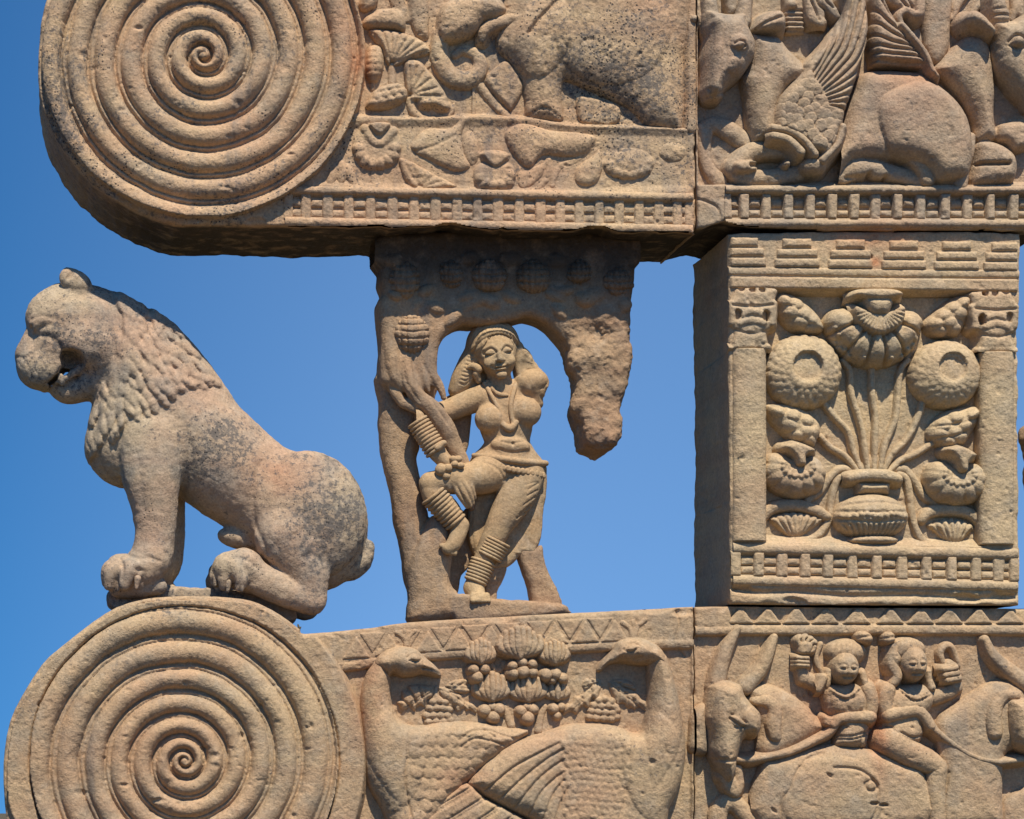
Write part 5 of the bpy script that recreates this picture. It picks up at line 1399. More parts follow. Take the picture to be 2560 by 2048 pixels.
# raised hand of the left rider: palm, four fingers and the thumb
s = Rel('J', (690, 190, 890, 380)); s.poly([(738, 330), (742, 280), (770, 250), (830, 262), (842, 300), (822, 340), (770, 350)], 26, 30, -16); h1 = s.build('hand', M_LOW, r1)
for q in ([(752, 285), (742, 250), (758, 232)], [(775, 272), (775, 240), (795, 228)], [(798, 270), (808, 245), (828, 245)], [(818, 282), (835, 262), (850, 268)], [(800, 325), (832, 318), (846, 292)]):
    s = Rel('J', (700, 190, 890, 370)); s.stroke(q, [13, 12, 10], 1.0, 0); s.build('finger', M_LOW, h1)
s = Rel('J', (870, 660, 1000, 800))
for i in range(4): s.stroke([(985, 748 + i * 8), (940, 752 + i * 9), (915, 740 + i * 10)], [12, 12, 9], 0.9, 12, k=0)
s.build('hand', M_LOW, r1)
s = Rel('J', (1530, 740, 1640, 860))
for i in range(4): s.stroke([(1560, 770 + i * 9), (1590, 790 + i * 10), (1612, 815 + i * 8)], [12, 12, 9], 0.9, 10, k=0)
s.build('hand', M_LOW, r2)
s = Rel('J', (1550, 770, 2250, 1060))
s.stroke([(1575, 795), (1640, 850), (1750, 930), (1850, 985), (1980, 1015), (2080, 1010), (2230, 990)], [20, 18, 17, 17, 18, 17, 17], 0.9, 10); s.build('rein', M_LOW, rider_stone)
s = Rel('J', (850, 460, 950, 600)); s.stroke([(865, 560), (885, 520), (900, 490)], 22, 0.5, 16); s.build('armlet', M_LOW, r1)

# ---------------------------------------------------------------- the stones themselves
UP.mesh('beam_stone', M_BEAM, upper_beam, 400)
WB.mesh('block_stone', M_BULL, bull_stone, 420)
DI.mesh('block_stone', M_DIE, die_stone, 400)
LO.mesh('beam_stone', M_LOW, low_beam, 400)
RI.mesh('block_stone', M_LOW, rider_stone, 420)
# plain pillar below the frame, down to the ground
pl = thing('gate_post', 2180, 5480, 200, 'plain square stone gate pillar under the rider block, below the picture', 'pillar')
pl.location.z = 0; ORG[pl.name] = np.array(pl.location)
v0, v1 = wpt(1790, 2247, 30), wpt(2560, 2247, 390)
zt = v0[2]
PVs = [(x, y, z) for z in (0, zt) for x, y in ((v0[0], v0[1]), (v1[0], v0[1]), (v1[0], v1[1]), (v0[0], v1[1]))]
mesh_obj('shaft', PVs, np.array([[0, 1, 5, 4], [1, 2, 6, 5], [2, 3, 7, 6], [3, 0, 4, 7], [4, 5, 6, 7], [3, 2, 1, 0]]), M_LOW, pl, {'stain': np.zeros(8), 'rust': np.zeros(8), 'shade': np.zeros(8)}, False)
# ---------------------------------------------------------------- the seated lion, in the round
LD = 195.0
lion = thing('lion_statue', 560, 1560, LD, 'weathered stone lion with open mouth seated on top of the lower spiral roll', 'lion statue')
v = Vol('D', (20, 40, -330), (1800, 1760, 330), 6.7, LD)
# chest, neck, back, rump
v.cap([(545, 395, 0, 200), (690, 580, 0, 242), (655, 780, 0, 235), (610, 880, 0, 212)], 30, 0.85)
v.cap([(760, 700, 0, 245), (1010, 945, 0, 248), (1230, 1110, 0, 235), (1430, 1225, 0, 288)], 40, 0.86)
v.cap([(700, 420, 0, 150), (850, 580, 0, 150), (930, 700, 0, 150)], 50, 0.9)
v.ell((1480, 1330, 0), (232, 245, 200), 0, 50)
# head
v.ell((355, 320, 0), (222, 190, 178), 25, 40)
v.ell((230, 290, 0), (108, 105, 130), 0, 40)
v.ell((470, 430, 0), (150, 170, 190), 0, 50)
v.ell((470, 290, 0), (150, 128, 150), 30, 50)
v.ell((235, 510, 0), (128, 116, 128), -25, 26)
v.ell((170, 500, 0), (95, 118, 112), 12, 24)
v.ell((124, 468, 0), (52, 50, 66), 20, 14)
v.cap([(170, 572, 0, 46), (212, 604, 0, 33)], 22, 2.0)
v.ell((150, 420, 0), (58, 80, 70), 20, 26)
v.cap([(230, 300, 0, 78), (172, 396, 0, 56), (122, 460, 0, 44)], 24, 1.1)
for w in (-1, 1):
    v.ell((250, 520, w * 72), (130, 92, 66), -28, 22)
    v.ell((300, 415, w * 70), (125, 84, 84), 15, 60)
    v.ell((215, 318, w * 88), (74, 36, 44), -12, 36)
    v.ell((395, 430, w * 118), (110, 105, 80), 20, 40)
    v.ell((356, 144, w * 108), (84, 56, 46), 32, 16)
    v.cap([(345, 130, w * 108, 48), (313, 84, w * 106, 11)], 12, 0.8)
    v.ell((328, 118, w * 150), (34, 10, 16), -60, 10, sub=True)
v.cap([(470, 590, 0, 92), (400, 612, 0, 70), (320, 640, 0, 55), (278, 628, 0, 44)], 26, 1.35)
# the open mouth goes right through behind the fangs
for w in (-1, 1):
    v.ell((340, 512, w * 165), (62, 46, 135), 22, 12, sub=True)
v.ell((308, 560, 0), (26, 22, 260), -30, 8, sub=True)
v.ell((260, 590, 0), (48, 10, 200), -28, 8, sub=True)
for w in (-1, 1):
    v.cap([(372, 545, w * 80, 24), (330, 575, w * 92, 15), (290, 600, w * 88, 18)], 10)
    v.cap([(282, 578, w * 96, 15), (292, 612, w * 92, 13)], 6)
    v.ell((178, 352, w * 112), (26, 10, 16), -10, 14)
    v.ell((110, 470, w * 34), (16, 10, 20), 0, 6, sub=True)
# forelegs
for w, dx in ((1, 0), (-1, 55)):
    v.cap([(712 + dx * .3, 880, w * 105, 172), (705 + dx * .6, 1040, w * 140, 142), (718 + dx * .8, 1180, w * 145, 112), (724 + dx, 1300, w * 145, 94), (715 + dx, 1390, w * 145, 96)], 26, 0.85)
    v.cap([(705 + dx, 1440, w * 150, 92), (660 + dx, 1480, w * 150, 96), (600 + dx, 1505, w * 150, 84)], 22, 0.95)
    for i, (tx_, ty_, tw) in enumerate(((545, 1452, -62), (520, 1478, -18), (530, 1495, 32), (600, 1500, 78))):
        v.cap([(620 + dx, 1450 + i * 8, w * 150 + tw * .8, 44), (tx_ + dx, ty_, w * 150 + tw, 42), (tx_ - 20 + dx, ty_ + 62, w * 150 + tw, 26)], 9)
    v.cap([(560 + dx, 1560, w * 140, 55), (640 + dx, 1555, w * 140, 60), (740 + dx, 1560, w * 140, 40)], 16)
    # haunch, lower leg, hind paw
    v.ell((1440, 1225, w * 135), (262, 296, 125), -14, 16)
    v.cap([(1330, 1330, w * 165, 150), (1420, 1480, w * 170, 106), (1440, 1590, w * 175, 78)], 20, 0.75)
    v.cap([(1445, 1628, w * 175, 70), (1330, 1590, w * 185, 72), (1220, 1540, w * 190, 78), (1120, 1490, w * 190, 92)], 14, 0.85)
    v.cap([(1130, 1475, w * 195, 88), (1060, 1480, w * 195, 76)], 18)
    for i, (tx_, ty_, tw) in enumerate(((1030, 1470, -56), (1012, 1500, -14), (1045, 1522, 30), (1115, 1530, 66))):
        v.cap([(1090, 1450 + i * 10, w * 195 + tw * .8, 40), (tx_, ty_, w * 195 + tw, 36), (tx_ - 8, ty_ + 46, w * 195 + tw, 22)], 8)
v.ell((1120, 1328, 30), (105, 50, 66), 12, 22)
v.cap([(1640, 1450, 0, 76), (1690, 1430, 20, 54), (1718, 1370, 26, 36)], 14)
# mane: locks in rows spreading from the head, a raised edge where it ends
mane_pts = [(470, 130), (545, 175), (540, 240), (570, 330), (565, 440), (545, 520), (500, 590), (440, 670), (410, 760), (392, 860), (395, 965), (420, 985), (470, 920), (530, 868), (560, 850), (600, 800), (660, 770), (720, 735), (790, 700), (880, 655), (950, 625), (1012, 602), (960, 520), (880, 400), (790, 310), (680, 220), (560, 160)]
m2 = v.map2()
MP = smooth_pts(mane_pts, True, 3)
rnd = random.Random(3)
for ri, y in enumerate(np.arange(150, 1000, 40)):
    for x in np.arange(380, 1040, 46):
        x_, y_ = x + 23 * (ri % 2) + rnd.uniform(-13, 13), y + rnd.uniform(-15, 15)
        p_in = poly_sd(np.array([[x_]]), np.array([[y_]]), MP)[0, 0]
        if p_in > -6: continue
        big = 1.55 if p_in > -50 and x_ < 640 and y_ < 620 else rnd.uniform(0.8, 1.15)
        ang = 92 - 48 * min(max((x_ - 430) / 480.0, 0), 1) + rnd.uniform(-16, 16)
        m2.drop(x_, y_, ang, 52 * big, 20 * big, 27 * rnd.uniform(.75, 1.15))
sdm = poly_sd(m2.X, m2.Y, MP)
D = m2.D + np.clip(-sdm / 10, 0, 1) * 8
v.F -= D[:, :, None] * np.clip(np.abs(v.ax[2])[None, None, :] / 110.0, 0.12, 1)
# muscle lines and eye folds
l2 = v.map2()
l2.line([(885, 900), (892, 980), (870, 1070), (835, 1160)], 14, -7); l2.line([(535, 890), (560, 1000), (600, 1150), (620, 1230)], 12, -5)
l2.line([(150, 350), (190, 360), (240, 345)], 8, -6); l2.line([(170, 385), (225, 400), (275, 435), (300, 480)], 13, -8); l2.line([(222, 640), (262, 585), (298, 530)], 8, -8); l2.line([(110, 500), (140, 540), (130, 590)], 7, -5); l2.line([(82, 480), (115, 492), (150, 480)], 7, -6); l2.line([(150, 318), (195, 305), (250, 320)], 9, -5); l2.line([(640, 960), (655, 1100), (670, 1220)], 16, -4); l2.line([(720, 960), (735, 1120), (740, 1220)], 16, -4)
l2.line([(600, 1420), (640, 1440), (690, 1435), (740, 1450)], 9, -7); l2.line([(560, 1440), (575, 1480), (570, 1530)], 8, -8); l2.line([(630, 1490), (670, 1500), (660, 1540)], 10, -8); l2.line([(1080, 1440), (1130, 1445), (1180, 1480)], 9, -7)
l2.line([(1215, 985), (1180, 1080), (1175, 1190), (1195, 1300), (1240, 1410)], 9, -8); l2.line([(1480, 1450), (1440, 1420), (1410, 1440)], 14, -7); l2.line([(300, 230), (420, 215), (480, 240)], 14, -3)
v.disp(l2.D)
v.rough(2.2, 26, 61); v.rough(1.6, 12, 62)
v.build('body', M_LION, lion)
# ledge of rough stone between the paws
q = Vol('D', (440, 1480, -300), (1560, 1800, 300), 7.0, LD)
q.cap([(560, 1610, 0, 60), (700, 1590, 0, 46), (880, 1592, 0, 30), (1040, 1605, 0, 40), (1200, 1640, 0, 52), (1340, 1690, 0, 44)], 20, 4.2)
q.rough(9, 60, 71); q.rough(5, 22, 72)
q.build('plinth_ledge', M_LION, lion)
for w in (1, -1):
    for x, y, dx, tw in ((512, 1520, 0, -10), (560, 1552, 0, 40), (640, 1545, 0, 96)):
        if w < 0: x += 55
        tubes('claw', 'D', [[(x, y - 12, w * 150 + tw, 17), (x - 6, y + 30, w * 150 + tw, 9)]], 4.0, LD, M_LION, lion)
    for x, y, tw in ((1002, 1530, 10), (1058, 1560, 46), (1120, 1560, 80)):
        tubes('claw', 'D', [[(x, y - 12, w * 195 + tw, 17), (x - 4, y + 28, w * 195 + tw, 9)]], 4.0, LD, M_LION, lion)

# ---------------------------------------------------------------- bracket: tree with fruit and the woman who holds it
BD = 178.0
brk = thing('bracket_statue', 1160, 1556, BD, 'stone bracket carved as a woman in jewellery leaning on a fruiting mango tree', 'bracket statue')
Y2 = 1386.0
def fy(pts): return [(p[0], p[1] + Y2) + tuple(p[2:]) for p in pts]
t = Vol('E', (90, -20, -270), (2130, 2960, 270), 9.5, BD)
top = [(165, -15), (2085, -15), (2085, 250), (2060, 450), (2052, 620), (2035, 760), (2042, 900), (2025, 1050), (2008, 1200), (1998, 1330), (1995, 1430), (1985, 1520), (1930, 1605), (1880, 1640), (1820, 1664),
       (1745, 1636), (1702, 1596), (1685, 1510), (1668, 1440), (1640, 1380), (1612, 1300), (1640, 1180), (1640, 1080), (1585, 985), (1580, 870), (1500, 760), (1400, 670), (1270, 622), (1195, 640), (1100, 660), (980, 680), (850, 680), (760, 678), (650, 745), (590, 845), (575, 960), (560, 1100),
       (480, 1200), (300, 1200), (150, 1130), (142, 1000), (150, 800), (128, 650), (125, 500), (158, 440), (132, 350), (140, 260)]
t.extr(top, 0, 205, 70, 12)
t.extr([(145, 1000), (560, 1000), (590, 1180), (520, 1300), (430, 1430)] + fy([(455, 200), (438, 300), (462, 450), (495, 620), (528, 760), (505, 880), (470, 990), (420, 1150), (380, 1300), (350, 1250), (310, 1000), (262, 800), (240, 550), (180, 330), (150, 130)]) + [(140, 1400), (148, 1250)], -40, 130, 90, 20)
t.extr(fy([(365, 1120), (425, 960), (480, 850), (545, 745), (640, 790), (690, 900), (695, 1060), (690, 1230), (715, 1300), (745, 1345), (735, 1480), (720, 1545), (378, 1575), (368, 1400)]), 10, 165, 110, 16)
t.extr(fy([(700, 1350), (1000, 1388), (1370, 1412), (1560, 1436), (1592, 1475), (1585, 1505), (1200, 1535), (720, 1560)]), 10, 170, 40, 14)
t.extr(fy([(1225, 1000), (1330, 985), (1405, 960), (1420, 1060), (1450, 1170), (1510, 1310), (1570, 1420), (1580, 1470), (1350, 1440), (1305, 1290), (1255, 1160)]), -60, 90, 50, 14)
t.extr(fy([(985, 1120), (1130, 1120), (1110, 1220), (1060, 1330), (1050, 1420), (950, 1420), (950, 1260)]), -70, 80, 40, 12)
t.extr([(660, 1200), (860, 1200), (860, 1500), (825, 1655), (770, 1640), (720, 1500), (690, 1400)], -120, 60, 30, 10)
t.extr(fy([(660, 900), (760, 760), (850, 680), (900, 1000), (850, 1120), (790, 1200), (778, 1290), (745, 1345), (690, 1280)]), -105, 45, 20, 10)
# limbs and leaf strands wound over the trunk
t.cap([(330, 900, 150, 60), (345, 1080, 190, 66), (420, 1230, 190, 66), (540, 1340, 170, 74), (610, 1440, 150, 80), (690, 1590, 110, 72), (770, 1760, 80, 64), (830, 1930, 50, 46), (850, 2060, 30, 30)], 14)
t.cap([(255, 540, 150, 40), (225, 720, 160, 54), (230, 950, 175, 62), (255, 1090, 180, 56), (300, 1160, 160, 40)], 10)
t.ell((520, 1040, 165), (44, 150, 34), -22, 10); t.ell((596, 1160, 150), (34, 110, 30), -20, 8); t.ell((470, 1080, 190), (30, 140, 26), -18, 6)
t.ell((275, 1230, 160), (40, 120, 34), -38, 8); t.ell((385, 1310, 170), (42, 110, 34), -58, 8)
for q in ((250, 470, 60, 40, 20), (480, 430, 70, 44, -30), (560, 560, 80, 50, 20), (820, 470, 90, 44, -15), (1130, 480, 86, 44, 25), (1470, 470, 92, 46, 18), (1780, 470, 84, 50, -28), (2000, 540, 60, 60, 0), (690, 640, 90, 44, -40), (1500, 590, 84, 50, 40), (250, 200, 90, 60, 10), (1120, 190, 100, 60, 0), (1480, 200, 80, 60, 0), (820, 180, 80, 60, 0)):
    t.ell((q[0], q[1], 195), (q[2], q[3], 42), q[4], 10)
t.cap([(360, 500, 170, 30), (400, 560, 190, 26), (430, 520, 180, 40), (480, 440, 160, 34)], 8)
t.cap([(1430, 410, 190, 26), (1500, 440, 200, 40), (1600, 420, 190, 30)], 8); t.cap([(1780, 420, 180, 30), (1700, 500, 200, 60), (1640, 480, 190, 40)], 12)
t.cap([(1000, 520, 180, 60), (900, 500, 190, 50), (780, 560, 180, 40)], 14); t.cap([(1150, 430, 170, 40), (1190, 500, 180, 30)], 8)
t.ell((1880, 640, 190), (95, 130, 30), 30, 10)
for a in ([(250, 600), (235, 850), (250, 1080)], [(380, 950), (400, 1110), (520, 1270), (640, 1440)], [(310, 980), (330, 1130), (430, 1280)], [(470, 1000), (540, 1130), (600, 1230)]):
    mm = t.map2(); mm.line(a, 9, -9); t.disp(mm.D)
X2, Yy = np.meshgrid(t.ax[0], t.ax[1], indexing='ij')
brok = np.clip((X2 - 1480) / 120, 0, 1) * np.clip((Yy - 500) / 200, 0, 1)
t.rough(30, 190, 81, 0.25 + 0.8 * brok); t.rough(20, 75, 82, 0.22 + 0.42 * brok); t.rough(11, 34, 83, 0.16 + 0.5 * brok); t.rough(5, 16, 84, 0.25 + brok)
def canopy_shade(x, y): return np.clip((770 - y) / 90, 0, 1) * 0.8  # the beam's shadow over the canopy, painted as a darker colour
t.build('mango_tree', M_TREE, brk, 0.0, canopy_shade)

def fruit(x, y, rx, ry, w, grid):
    v = Vol('E', (x - rx - 30, y - ry - 30, w - 130), (x + rx + 30, y + ry + 30, w + 150), 6.0, BD)
    v.ell((x, y, w), (rx, ry, 105), 0, 5)
    mm = v.map2()
    if grid:
        for yy in np.arange(y - ry * .75, y + ry * .8, 52): mm.line([(x - rx, yy - 18), (x, yy + 6), (x + rx, yy - 18)], 8, -11)
        for xx in (-.7, -.36, 0, .36, .7): mm.line([(x + xx * rx * .8, y - ry), (x + xx * rx, y), (x + xx * rx * .6, y + ry)], 7, -9)
    v.disp(mm.D); v.rough(8, 60, int(x)); v.rough(4, 24, int(x) + 1)
    v.build('mango_fruit', M_TREE, brk, 0.0, canopy_shade)
for a in ((320, 350, 128, 152, 180, True), (675, 305, 98, 118, 175, True), (965, 320, 136, 132, 195, True), (1300, 322, 138, 132, 195, True), (1650, 292, 108, 104, 180, True), (1945, 362, 128, 122, 170, True), (375, 760, 138, 152, 185, True)): fruit(*a)

# ---- the woman
w_ = Vol('E', (400, 590, -190), (1480, 2840, 330), 6.2, BD)
# head and neck
w_.ell((1038, 880, 60), (152, 188, 150), -8, 14)
w_.ell((1062, 985, 92), (104, 88, 96), -8, 30)
w_.cap([(1055, 1020, 25, 92), (1085, 1180, 15, 100)], 24)
# trunk
w_.ell((1105, 1265, 5), (235, 135, 120), 4, 40)
w_.ell((1120, 1400, 10), (205, 220, 125), 0, 50)
w_.cap([(1130, 1480, 10, 178), (1135, 1600, 15, 172), (1130, 1690, 15, 215)], 40, 0.66)
w_.cap([(960, 1190, 0, 88), (1240, 1160, 0, 90)], 30)
w_.ell((985, 1390, 88), (114, 112, 96), 0, 30); w_.ell((1268, 1340, 88), (112, 112, 96), 0, 30)
w_.ell((1130, 1745, 5), (290, 175, 150), 4, 40)
w_.cap([(1290, 1110, 30, 110), (1345, 1090, 40, 90), (1400, 1100, 30, 50)], 20); w_.cap([(1330, 1180, 20, 80), (1360, 1260, 10, 50)], 20)
w_.ell((1140, 1600, 118), (150, 72, 60), 5, 24)
# right arm, seen at the left: out behind the limb, forearm down over the trunk
w_.cap([(930, 1215, 10, 100), (800, 1265, 0, 92), (660, 1320, 10, 84), (540, 1350, 60, 76)], 20)
w_.cap([(400 + 10, 1400, 190, 66), (460, 1510, 200, 74), (535, 1610, 200, 76), (590, 1690, 205, 64), (640, 1740, 210, 58)], 16)
# hand with four fingers and thumb
w_.cap([(650, 1760, 215, 50), (705, 1850, 225, 66), (740, 1905, 225, 60)], 14, 0.7)
for a in ([(690, 1890, 232, 24), (715, 1960, 236, 23), (760, 2030, 226, 20), (795, 2075, 205, 17)], [(720, 1885, 246, 24), (755, 1955, 250, 24), (790, 2020, 238, 21), (818, 2070, 215, 17)],
          [(750, 1880, 246, 24), (790, 1945, 248, 23), (820, 2005, 232, 20), (838, 2050, 212, 16)], [(775, 1865, 232, 22), (815, 1920, 232, 21), (842, 1975, 216, 18), (852, 2010, 200, 15)], [(665, 1840, 232, 24), (640, 1890, 232, 22), (655, 1935, 222, 17)]):
    w_.cap(a, 4)
# raised right leg: thigh towards us, knee, shin slanting back, foot on the root
w_.cap([(1000, 1790, 40, 165), (900, 1840, 110, 135), (760, 1860, 150, 118), (600, 1880, 165, 96), (540, 1895, 165, 90)], 16, 0.95)
w_.cap([(520, 1895, 165, 88), (560, 2010, 170, 92), (640, 2090, 165, 98), (715, 2180, 155, 78), (748, 2215, 150, 64)], 14, 0.9)
w_.cap([(752, 2215, 165, 66), (725, 2300, 180, 62), (690, 2365, 195, 58), (650, 2395, 200, 48)], 12, 0.9)
for i, a in enumerate(((600, 2375, 200), (632, 2408, 205), (655, 2422, 208), (678, 2430, 208), (702, 2432, 205))): w_.cap([(660 + i * 12, 2375, 200, 22), (a[0], a[1], a[2], 19)], 5)
# standing left leg
w_.cap([(1250, 1830, 20, 165), (1200, 1960, 60, 150), (1120, 2100, 85, 126), (1060, 2200, 95, 104), (1030, 2270, 95, 96), (990, 2360, 80, 92), (935, 2500, 65, 80), (890, 2620, 60, 76), (868, 2680, 60, 78)], 24, 0.85)
w_.cap([(870, 2690, 60, 78), (885, 2745, 110, 64), (905, 2778, 160, 44)], 16)
for i in range(5): w_.cap([(845 + i * 27, 2752, 160, 26), (842 + i * 31, 2792, 196 - i * 4, 22 - i * 1.5)], 6)
# face
fm = w_.map2()
def fc(u, v):
    a = math.radians(-8); return (1042 + u * math.cos(a) - v * math.sin(a), 905 + u * math.sin(a) + v * math.cos(a))
for sx in (-1, 1):
    w_.ell((*fc(sx * 66, -18), 190 - 14), (46, 21, 30), -8 + sx * 6, 8)
    fm.line([fc(sx * 14, -30), fc(sx * 50, -66), fc(sx * 112, -50)], 9, 6)
    fm.line([fc(sx * 22, -14), fc(sx * 64, -46), fc(sx * 110, -16)], 6, -9); fm.line([fc(sx * 24, -6), fc(sx * 64, 8), fc(sx * 106, -8)], 6, -8); fm.line([fc(sx * 28, -16), fc(sx * 66, -18), fc(sx * 104, -16)], 3.5, -4)
    w_.ell((*fc(sx * 66, 62), 160), (56, 50, 40), 0, 24)
w_.cap([(*fc(0, -46), 192, 16), (*fc(0, 10), 206, 21), (*fc(0, 48), 212, 25)], 12); w_.ell((*fc(-22, 52), 200), (17, 14, 15), 0, 8); w_.ell((*fc(22, 52), 200), (17, 14, 15), 0, 8)
w_.ell((*fc(0, 98), 186), (50, 12, 20), -8, 8); w_.ell((*fc(0, 118), 182), (40, 13, 20), -8, 8); w_.ell((*fc(0, 160), 160), (42, 34, 34), 0, 18)
fm.line([fc(-54, 104), fc(0, 110), fc(54, 100)], 5, -9); fm.line([fc(-60, 60), fc(-76, 100)], 8, -4); fm.line([fc(-10, 70), fc(-50, 92), fc(-70, 88)], 10, -10); fm.line([fc(-34, 138), fc(34, 136)], 8, -4)
fm.line([(1060, 1575), (1140, 1590), (1240, 1570)], 9, -7); fm.line([(1050, 1630), (1140, 1660), (1250, 1640)], 10, -6); fm.line([(1150, 1590), (1152, 1600)], 12, -16)
fm.line([(1230, 1910), (1300, 1890), (1350, 1880)], 6, -4)
for a in ([(1270, 1940), (1350, 1890)], [(1260, 1990), (1345, 1940)], [(1230, 2060), (1330, 1990)], [(1200, 2130), (1290, 2060)], [(1180, 2160), (1250, 2110)]): fm.line(a, 6, -8)
fm.line([(1060, 1880), (1150, 1830), (1240, 1790)], 9, -5); fm.line([(1085, 1860), (1020, 1780), (930, 1740)], 9, -6)
w_.disp(fm.D)
w_.rough(1.4, 26, 91)
woman = w_.build('woman_figure', M_FIG, brk)
# hair, band and plaits
h = Vol('E', (660, 570, -170), (1490, 1240, 230), 6.5, BD)
h.ell((1018, 800, 10), (202, 186, 190), -8, 14); h.ell((1050, 912, 160), (128, 150, 130), -8, 16, sub=True)
h.cap([(890, 850, -10, 80), (850, 960, -20, 96), (800, 1060, -30, 92), (745, 1150, -40, 62)], 18, 1.0)
h.cap([(960, 960, -40, 90), (900, 1120, -50, 90)], 20, 0.7)
h.extr([(1190, 740), (1260, 830), (1340, 930), (1400, 1010), (1448, 1080), (1430, 1150), (1390, 1220), (1300, 1180), (1210, 1100), (1180, 950)], -10, 95, 45, 16)
hm_ = h.map2()
for i in range(13):
    x = 850 + i * 28
    hm_.line([(1020 + (x - 1020) * 0.45, 640 + abs(i - 6) * 3), (1020 + (x - 1020) * 0.9, 700 + abs(i - 6) * 7), (1020 + (x - 1020) * 1.08, 800 + abs(i - 6) * 6)], 6, -6)
hm_.line([(850, 860), (900, 760), (1020, 725), (1140, 745), (1200, 800)], 9, 14); hm_.line([(846, 890), (920, 800), (1030, 762), (1130, 780), (1190, 830)], 9, -9); hm_.line([(850, 820), (910, 722), (1020, 690), (1130, 708), (1190, 760)], 8, -9)
for i in range(9): hm_.line([(760 + i * 9, 1110 - i * 28), (800 + i * 9, 1120 - i * 28), (840 + i * 9, 1090 - i * 28)], 7, -7)
h.disp(hm_.D)
XH, YH = np.meshgrid(h.ax[0], h.ax[1], indexing='ij'); rough_m = np.clip((XH - 1190) / 60, 0.1, 1)
h.rough(16, 70, 95, rough_m); h.rough(8, 30, 96, rough_m); h.rough(3, 14, 97, rough_m)
h.build('hair', M_FIG, woman)
tubes('earring', 'E', [[(818, 996, 60, 16), (860, 985, 84, 26), (900, 1010, 84, 34)], [(885, 1040, 70, 32), (905, 1090, 50, 26)]], 5.5, BD, M_FIG, woman)
tubes('necklace', 'E', [[(950, 1120, 70, 20), (985, 1200, 112, 17), (1030, 1290, 132, 16), (1062, 1360, 140, 16), (1075, 1430, 140, 18)], [(970, 1100, 60, 16), (1040, 1200, 118, 18), (1110, 1215, 122, 16)],
                        [(1190, 1120, 70, 20), (1160, 1200, 116, 20), (1140, 1290, 132, 20), (1145, 1380, 140, 18), (1160, 1440, 140, 18)], [(1080, 1440, 140, 24), (1130, 1472, 150, 30), (1180, 1425, 140, 22)]], 5.5, BD, M_FIG, woman, 6)
gz = [(868, 1668, 60, 20), (960, 1688, 130, 26), (1100, 1712, 165, 27), (1250, 1730, 150, 28), (1400, 1728, 60, 26), (1432, 1722, 10, 20)]
tubes('girdle', 'E', [gz], 5.5, BD, M_FIG, woman, 6)
sg = [[(x, y, w, 22), (x + 4, y + 14, w + 2, 20)] for x, y, w in ((925, 1730, 130), (960, 1740, 142), (998, 1750, 152), (1036, 1760, 158), (1074, 1768, 162), (1112, 1776, 165), (1150, 1784, 165), (1188, 1790, 163), (1226, 1796, 158), (1262, 1800, 150), (1298, 1804, 138), (1334, 1808, 122), (1366, 1812, 100), (1394, 1816, 76))]
tubes('girdle_fringe', 'E', sg, 5.5, BD, M_FIG, woman, 5)
def rings(name, pts, rr, n, flat, tube, mat=M_FIG):
    """bangles: rings round a limb axis from pts[0] to pts[1]"""
    a, b = np.array(pts[0], float), np.array(pts[1], float)
    ax = (b - a); ax[2] = ax[2] if len(ax) > 2 else 0
    ax /= np.linalg.norm(ax)
    u = np.cross(ax, [0, 0, 1.0]); u /= np.linalg.norm(u); w2 = np.cross(u, ax)
    for i in range(n):
        f = i / max(n - 1, 1); c = a + (b - a) * f; r = rr[0] + (rr[1] - rr[0]) * f
        ch = [tuple(c + u * r * math.cos(th) + w2 * r * flat * math.sin(th)) + (tube,) for th in np.linspace(0, 2 * math.pi, 19)]
        tubes(name, 'E', [ch], 5.5, BD, mat, woman, 3)
rings('anklet', [(1040, 2330, 95), (985, 2440, 80)], [98, 92], 6, 0.9, 13)
rings('anklet', [(938, 2488, 70), (882, 2630, 62)], [88, 80], 7, 0.9, 13)
rings('leg_ring', [(545, 1985, 172), (712, 2185, 155)], [98, 82], 9, 0.95, 14)
rings('bangle', [(420, 1430, 195), (560, 1648, 202)], [74, 79], 10, 0.95, 13)
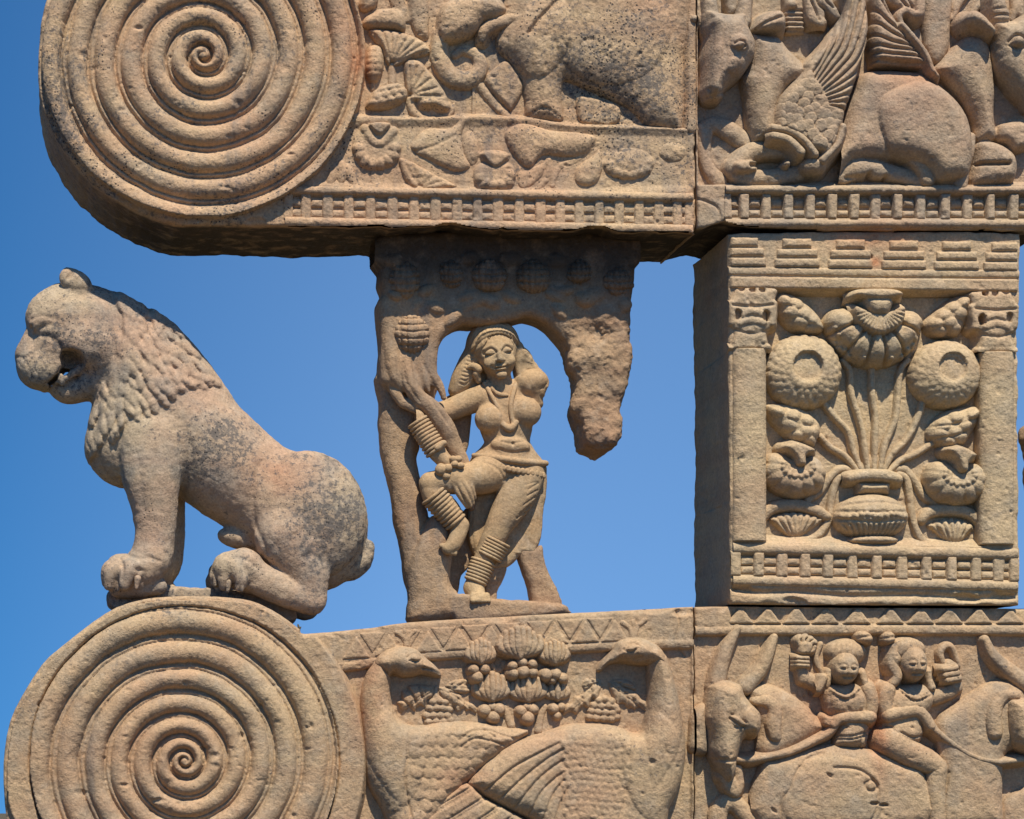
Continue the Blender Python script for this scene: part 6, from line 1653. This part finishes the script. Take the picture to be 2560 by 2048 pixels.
tubes('bracelet', 'E', [[(560, 1640, 275, 26), (610, 1600, 280, 22)]], 5.5, BD, M_FIG, woman, 5, [((590, 1800, 250), (46, 50, 44)), ((640, 1790, 262), (36, 34, 34)), ((680, 1720, 262), (30, 26, 30)), ((720, 1720, 258), (32, 28, 30)), ((735, 1770, 258), (34, 26, 30)), ((690, 1760, 268), (30, 26, 30)), ((630, 1850, 250), (34, 30, 34))])
d = Vol('E', (800, 1740, -190), (1490, 2580, 140), 8.0, BD)
d.extr(fy([(860, 560), (1040, 500), (1300, 440), (1405, 340), (1440, 380), (1435, 560), (1412, 720), (1405, 860), (1380, 960), (1330, 1030), (1240, 1035), (1190, 1090), (1110, 1145), (1010, 1150), (930, 1110), (870, 1030), (835, 900), (840, 700)]), -55, 85, 45, 10)
dm = d.map2()
for a in ([(1350, 2000), (1320, 2200), (1290, 2380)], [(1385, 1950), (1365, 2150), (1340, 2350)], [(1320, 2060), (1290, 2240), (1262, 2370)], [(1300, 2180), (1200, 2350), (1050, 2500)], [(880, 1990), (855, 2200), (880, 2400)], [(1410, 1850), (1395, 2050), (1380, 2250)]): dm.line(a, 9, -9)
dm.line([(1200, 2410), (1290, 2420), (1350, 2390)], 10, 10)
d.disp(dm.D); d.rough(4, 60, 99); d.rough(2, 24, 98)
d.build('skirt_cloth', M_FIG, woman)

# broken stump of the next bracket, just showing past the block at the right edge
st2 = thing('bracket_stump', 2600, 1510, BD, 'broken brown bracket fragment just showing at the right edge beside the vase block', 'bracket fragment')
b2 = Vol('N', (2535, 1000, -90), (2720, 1545, 90), 5.5, BD)
b2.cap([(2640, 1540, 0, 60), (2630, 1350, 0, 55), (2615, 1200, 0, 52), (2598, 1080, 0, 44)], 12); b2.rough(10, 50, 31); b2.rough(6, 20, 32)
b2.build('stump_stone', M_TREE, st2)

sp_ = thing('dry_sprig', 749, 1578, 60, 'tiny dark dry sprig standing on the beam edge beside the lower spiral', 'sprig')
tubes('stalk', 'N', [[(748, 1580, 0, 3.2), (747, 1570, 0, 3.0), (745, 1562, 0, 2.0)], [(748, 1574, 0, 2.6), (752, 1568, 0, 1.8)]], 1.2, 60, M_GROUND, sp_, 1.0)
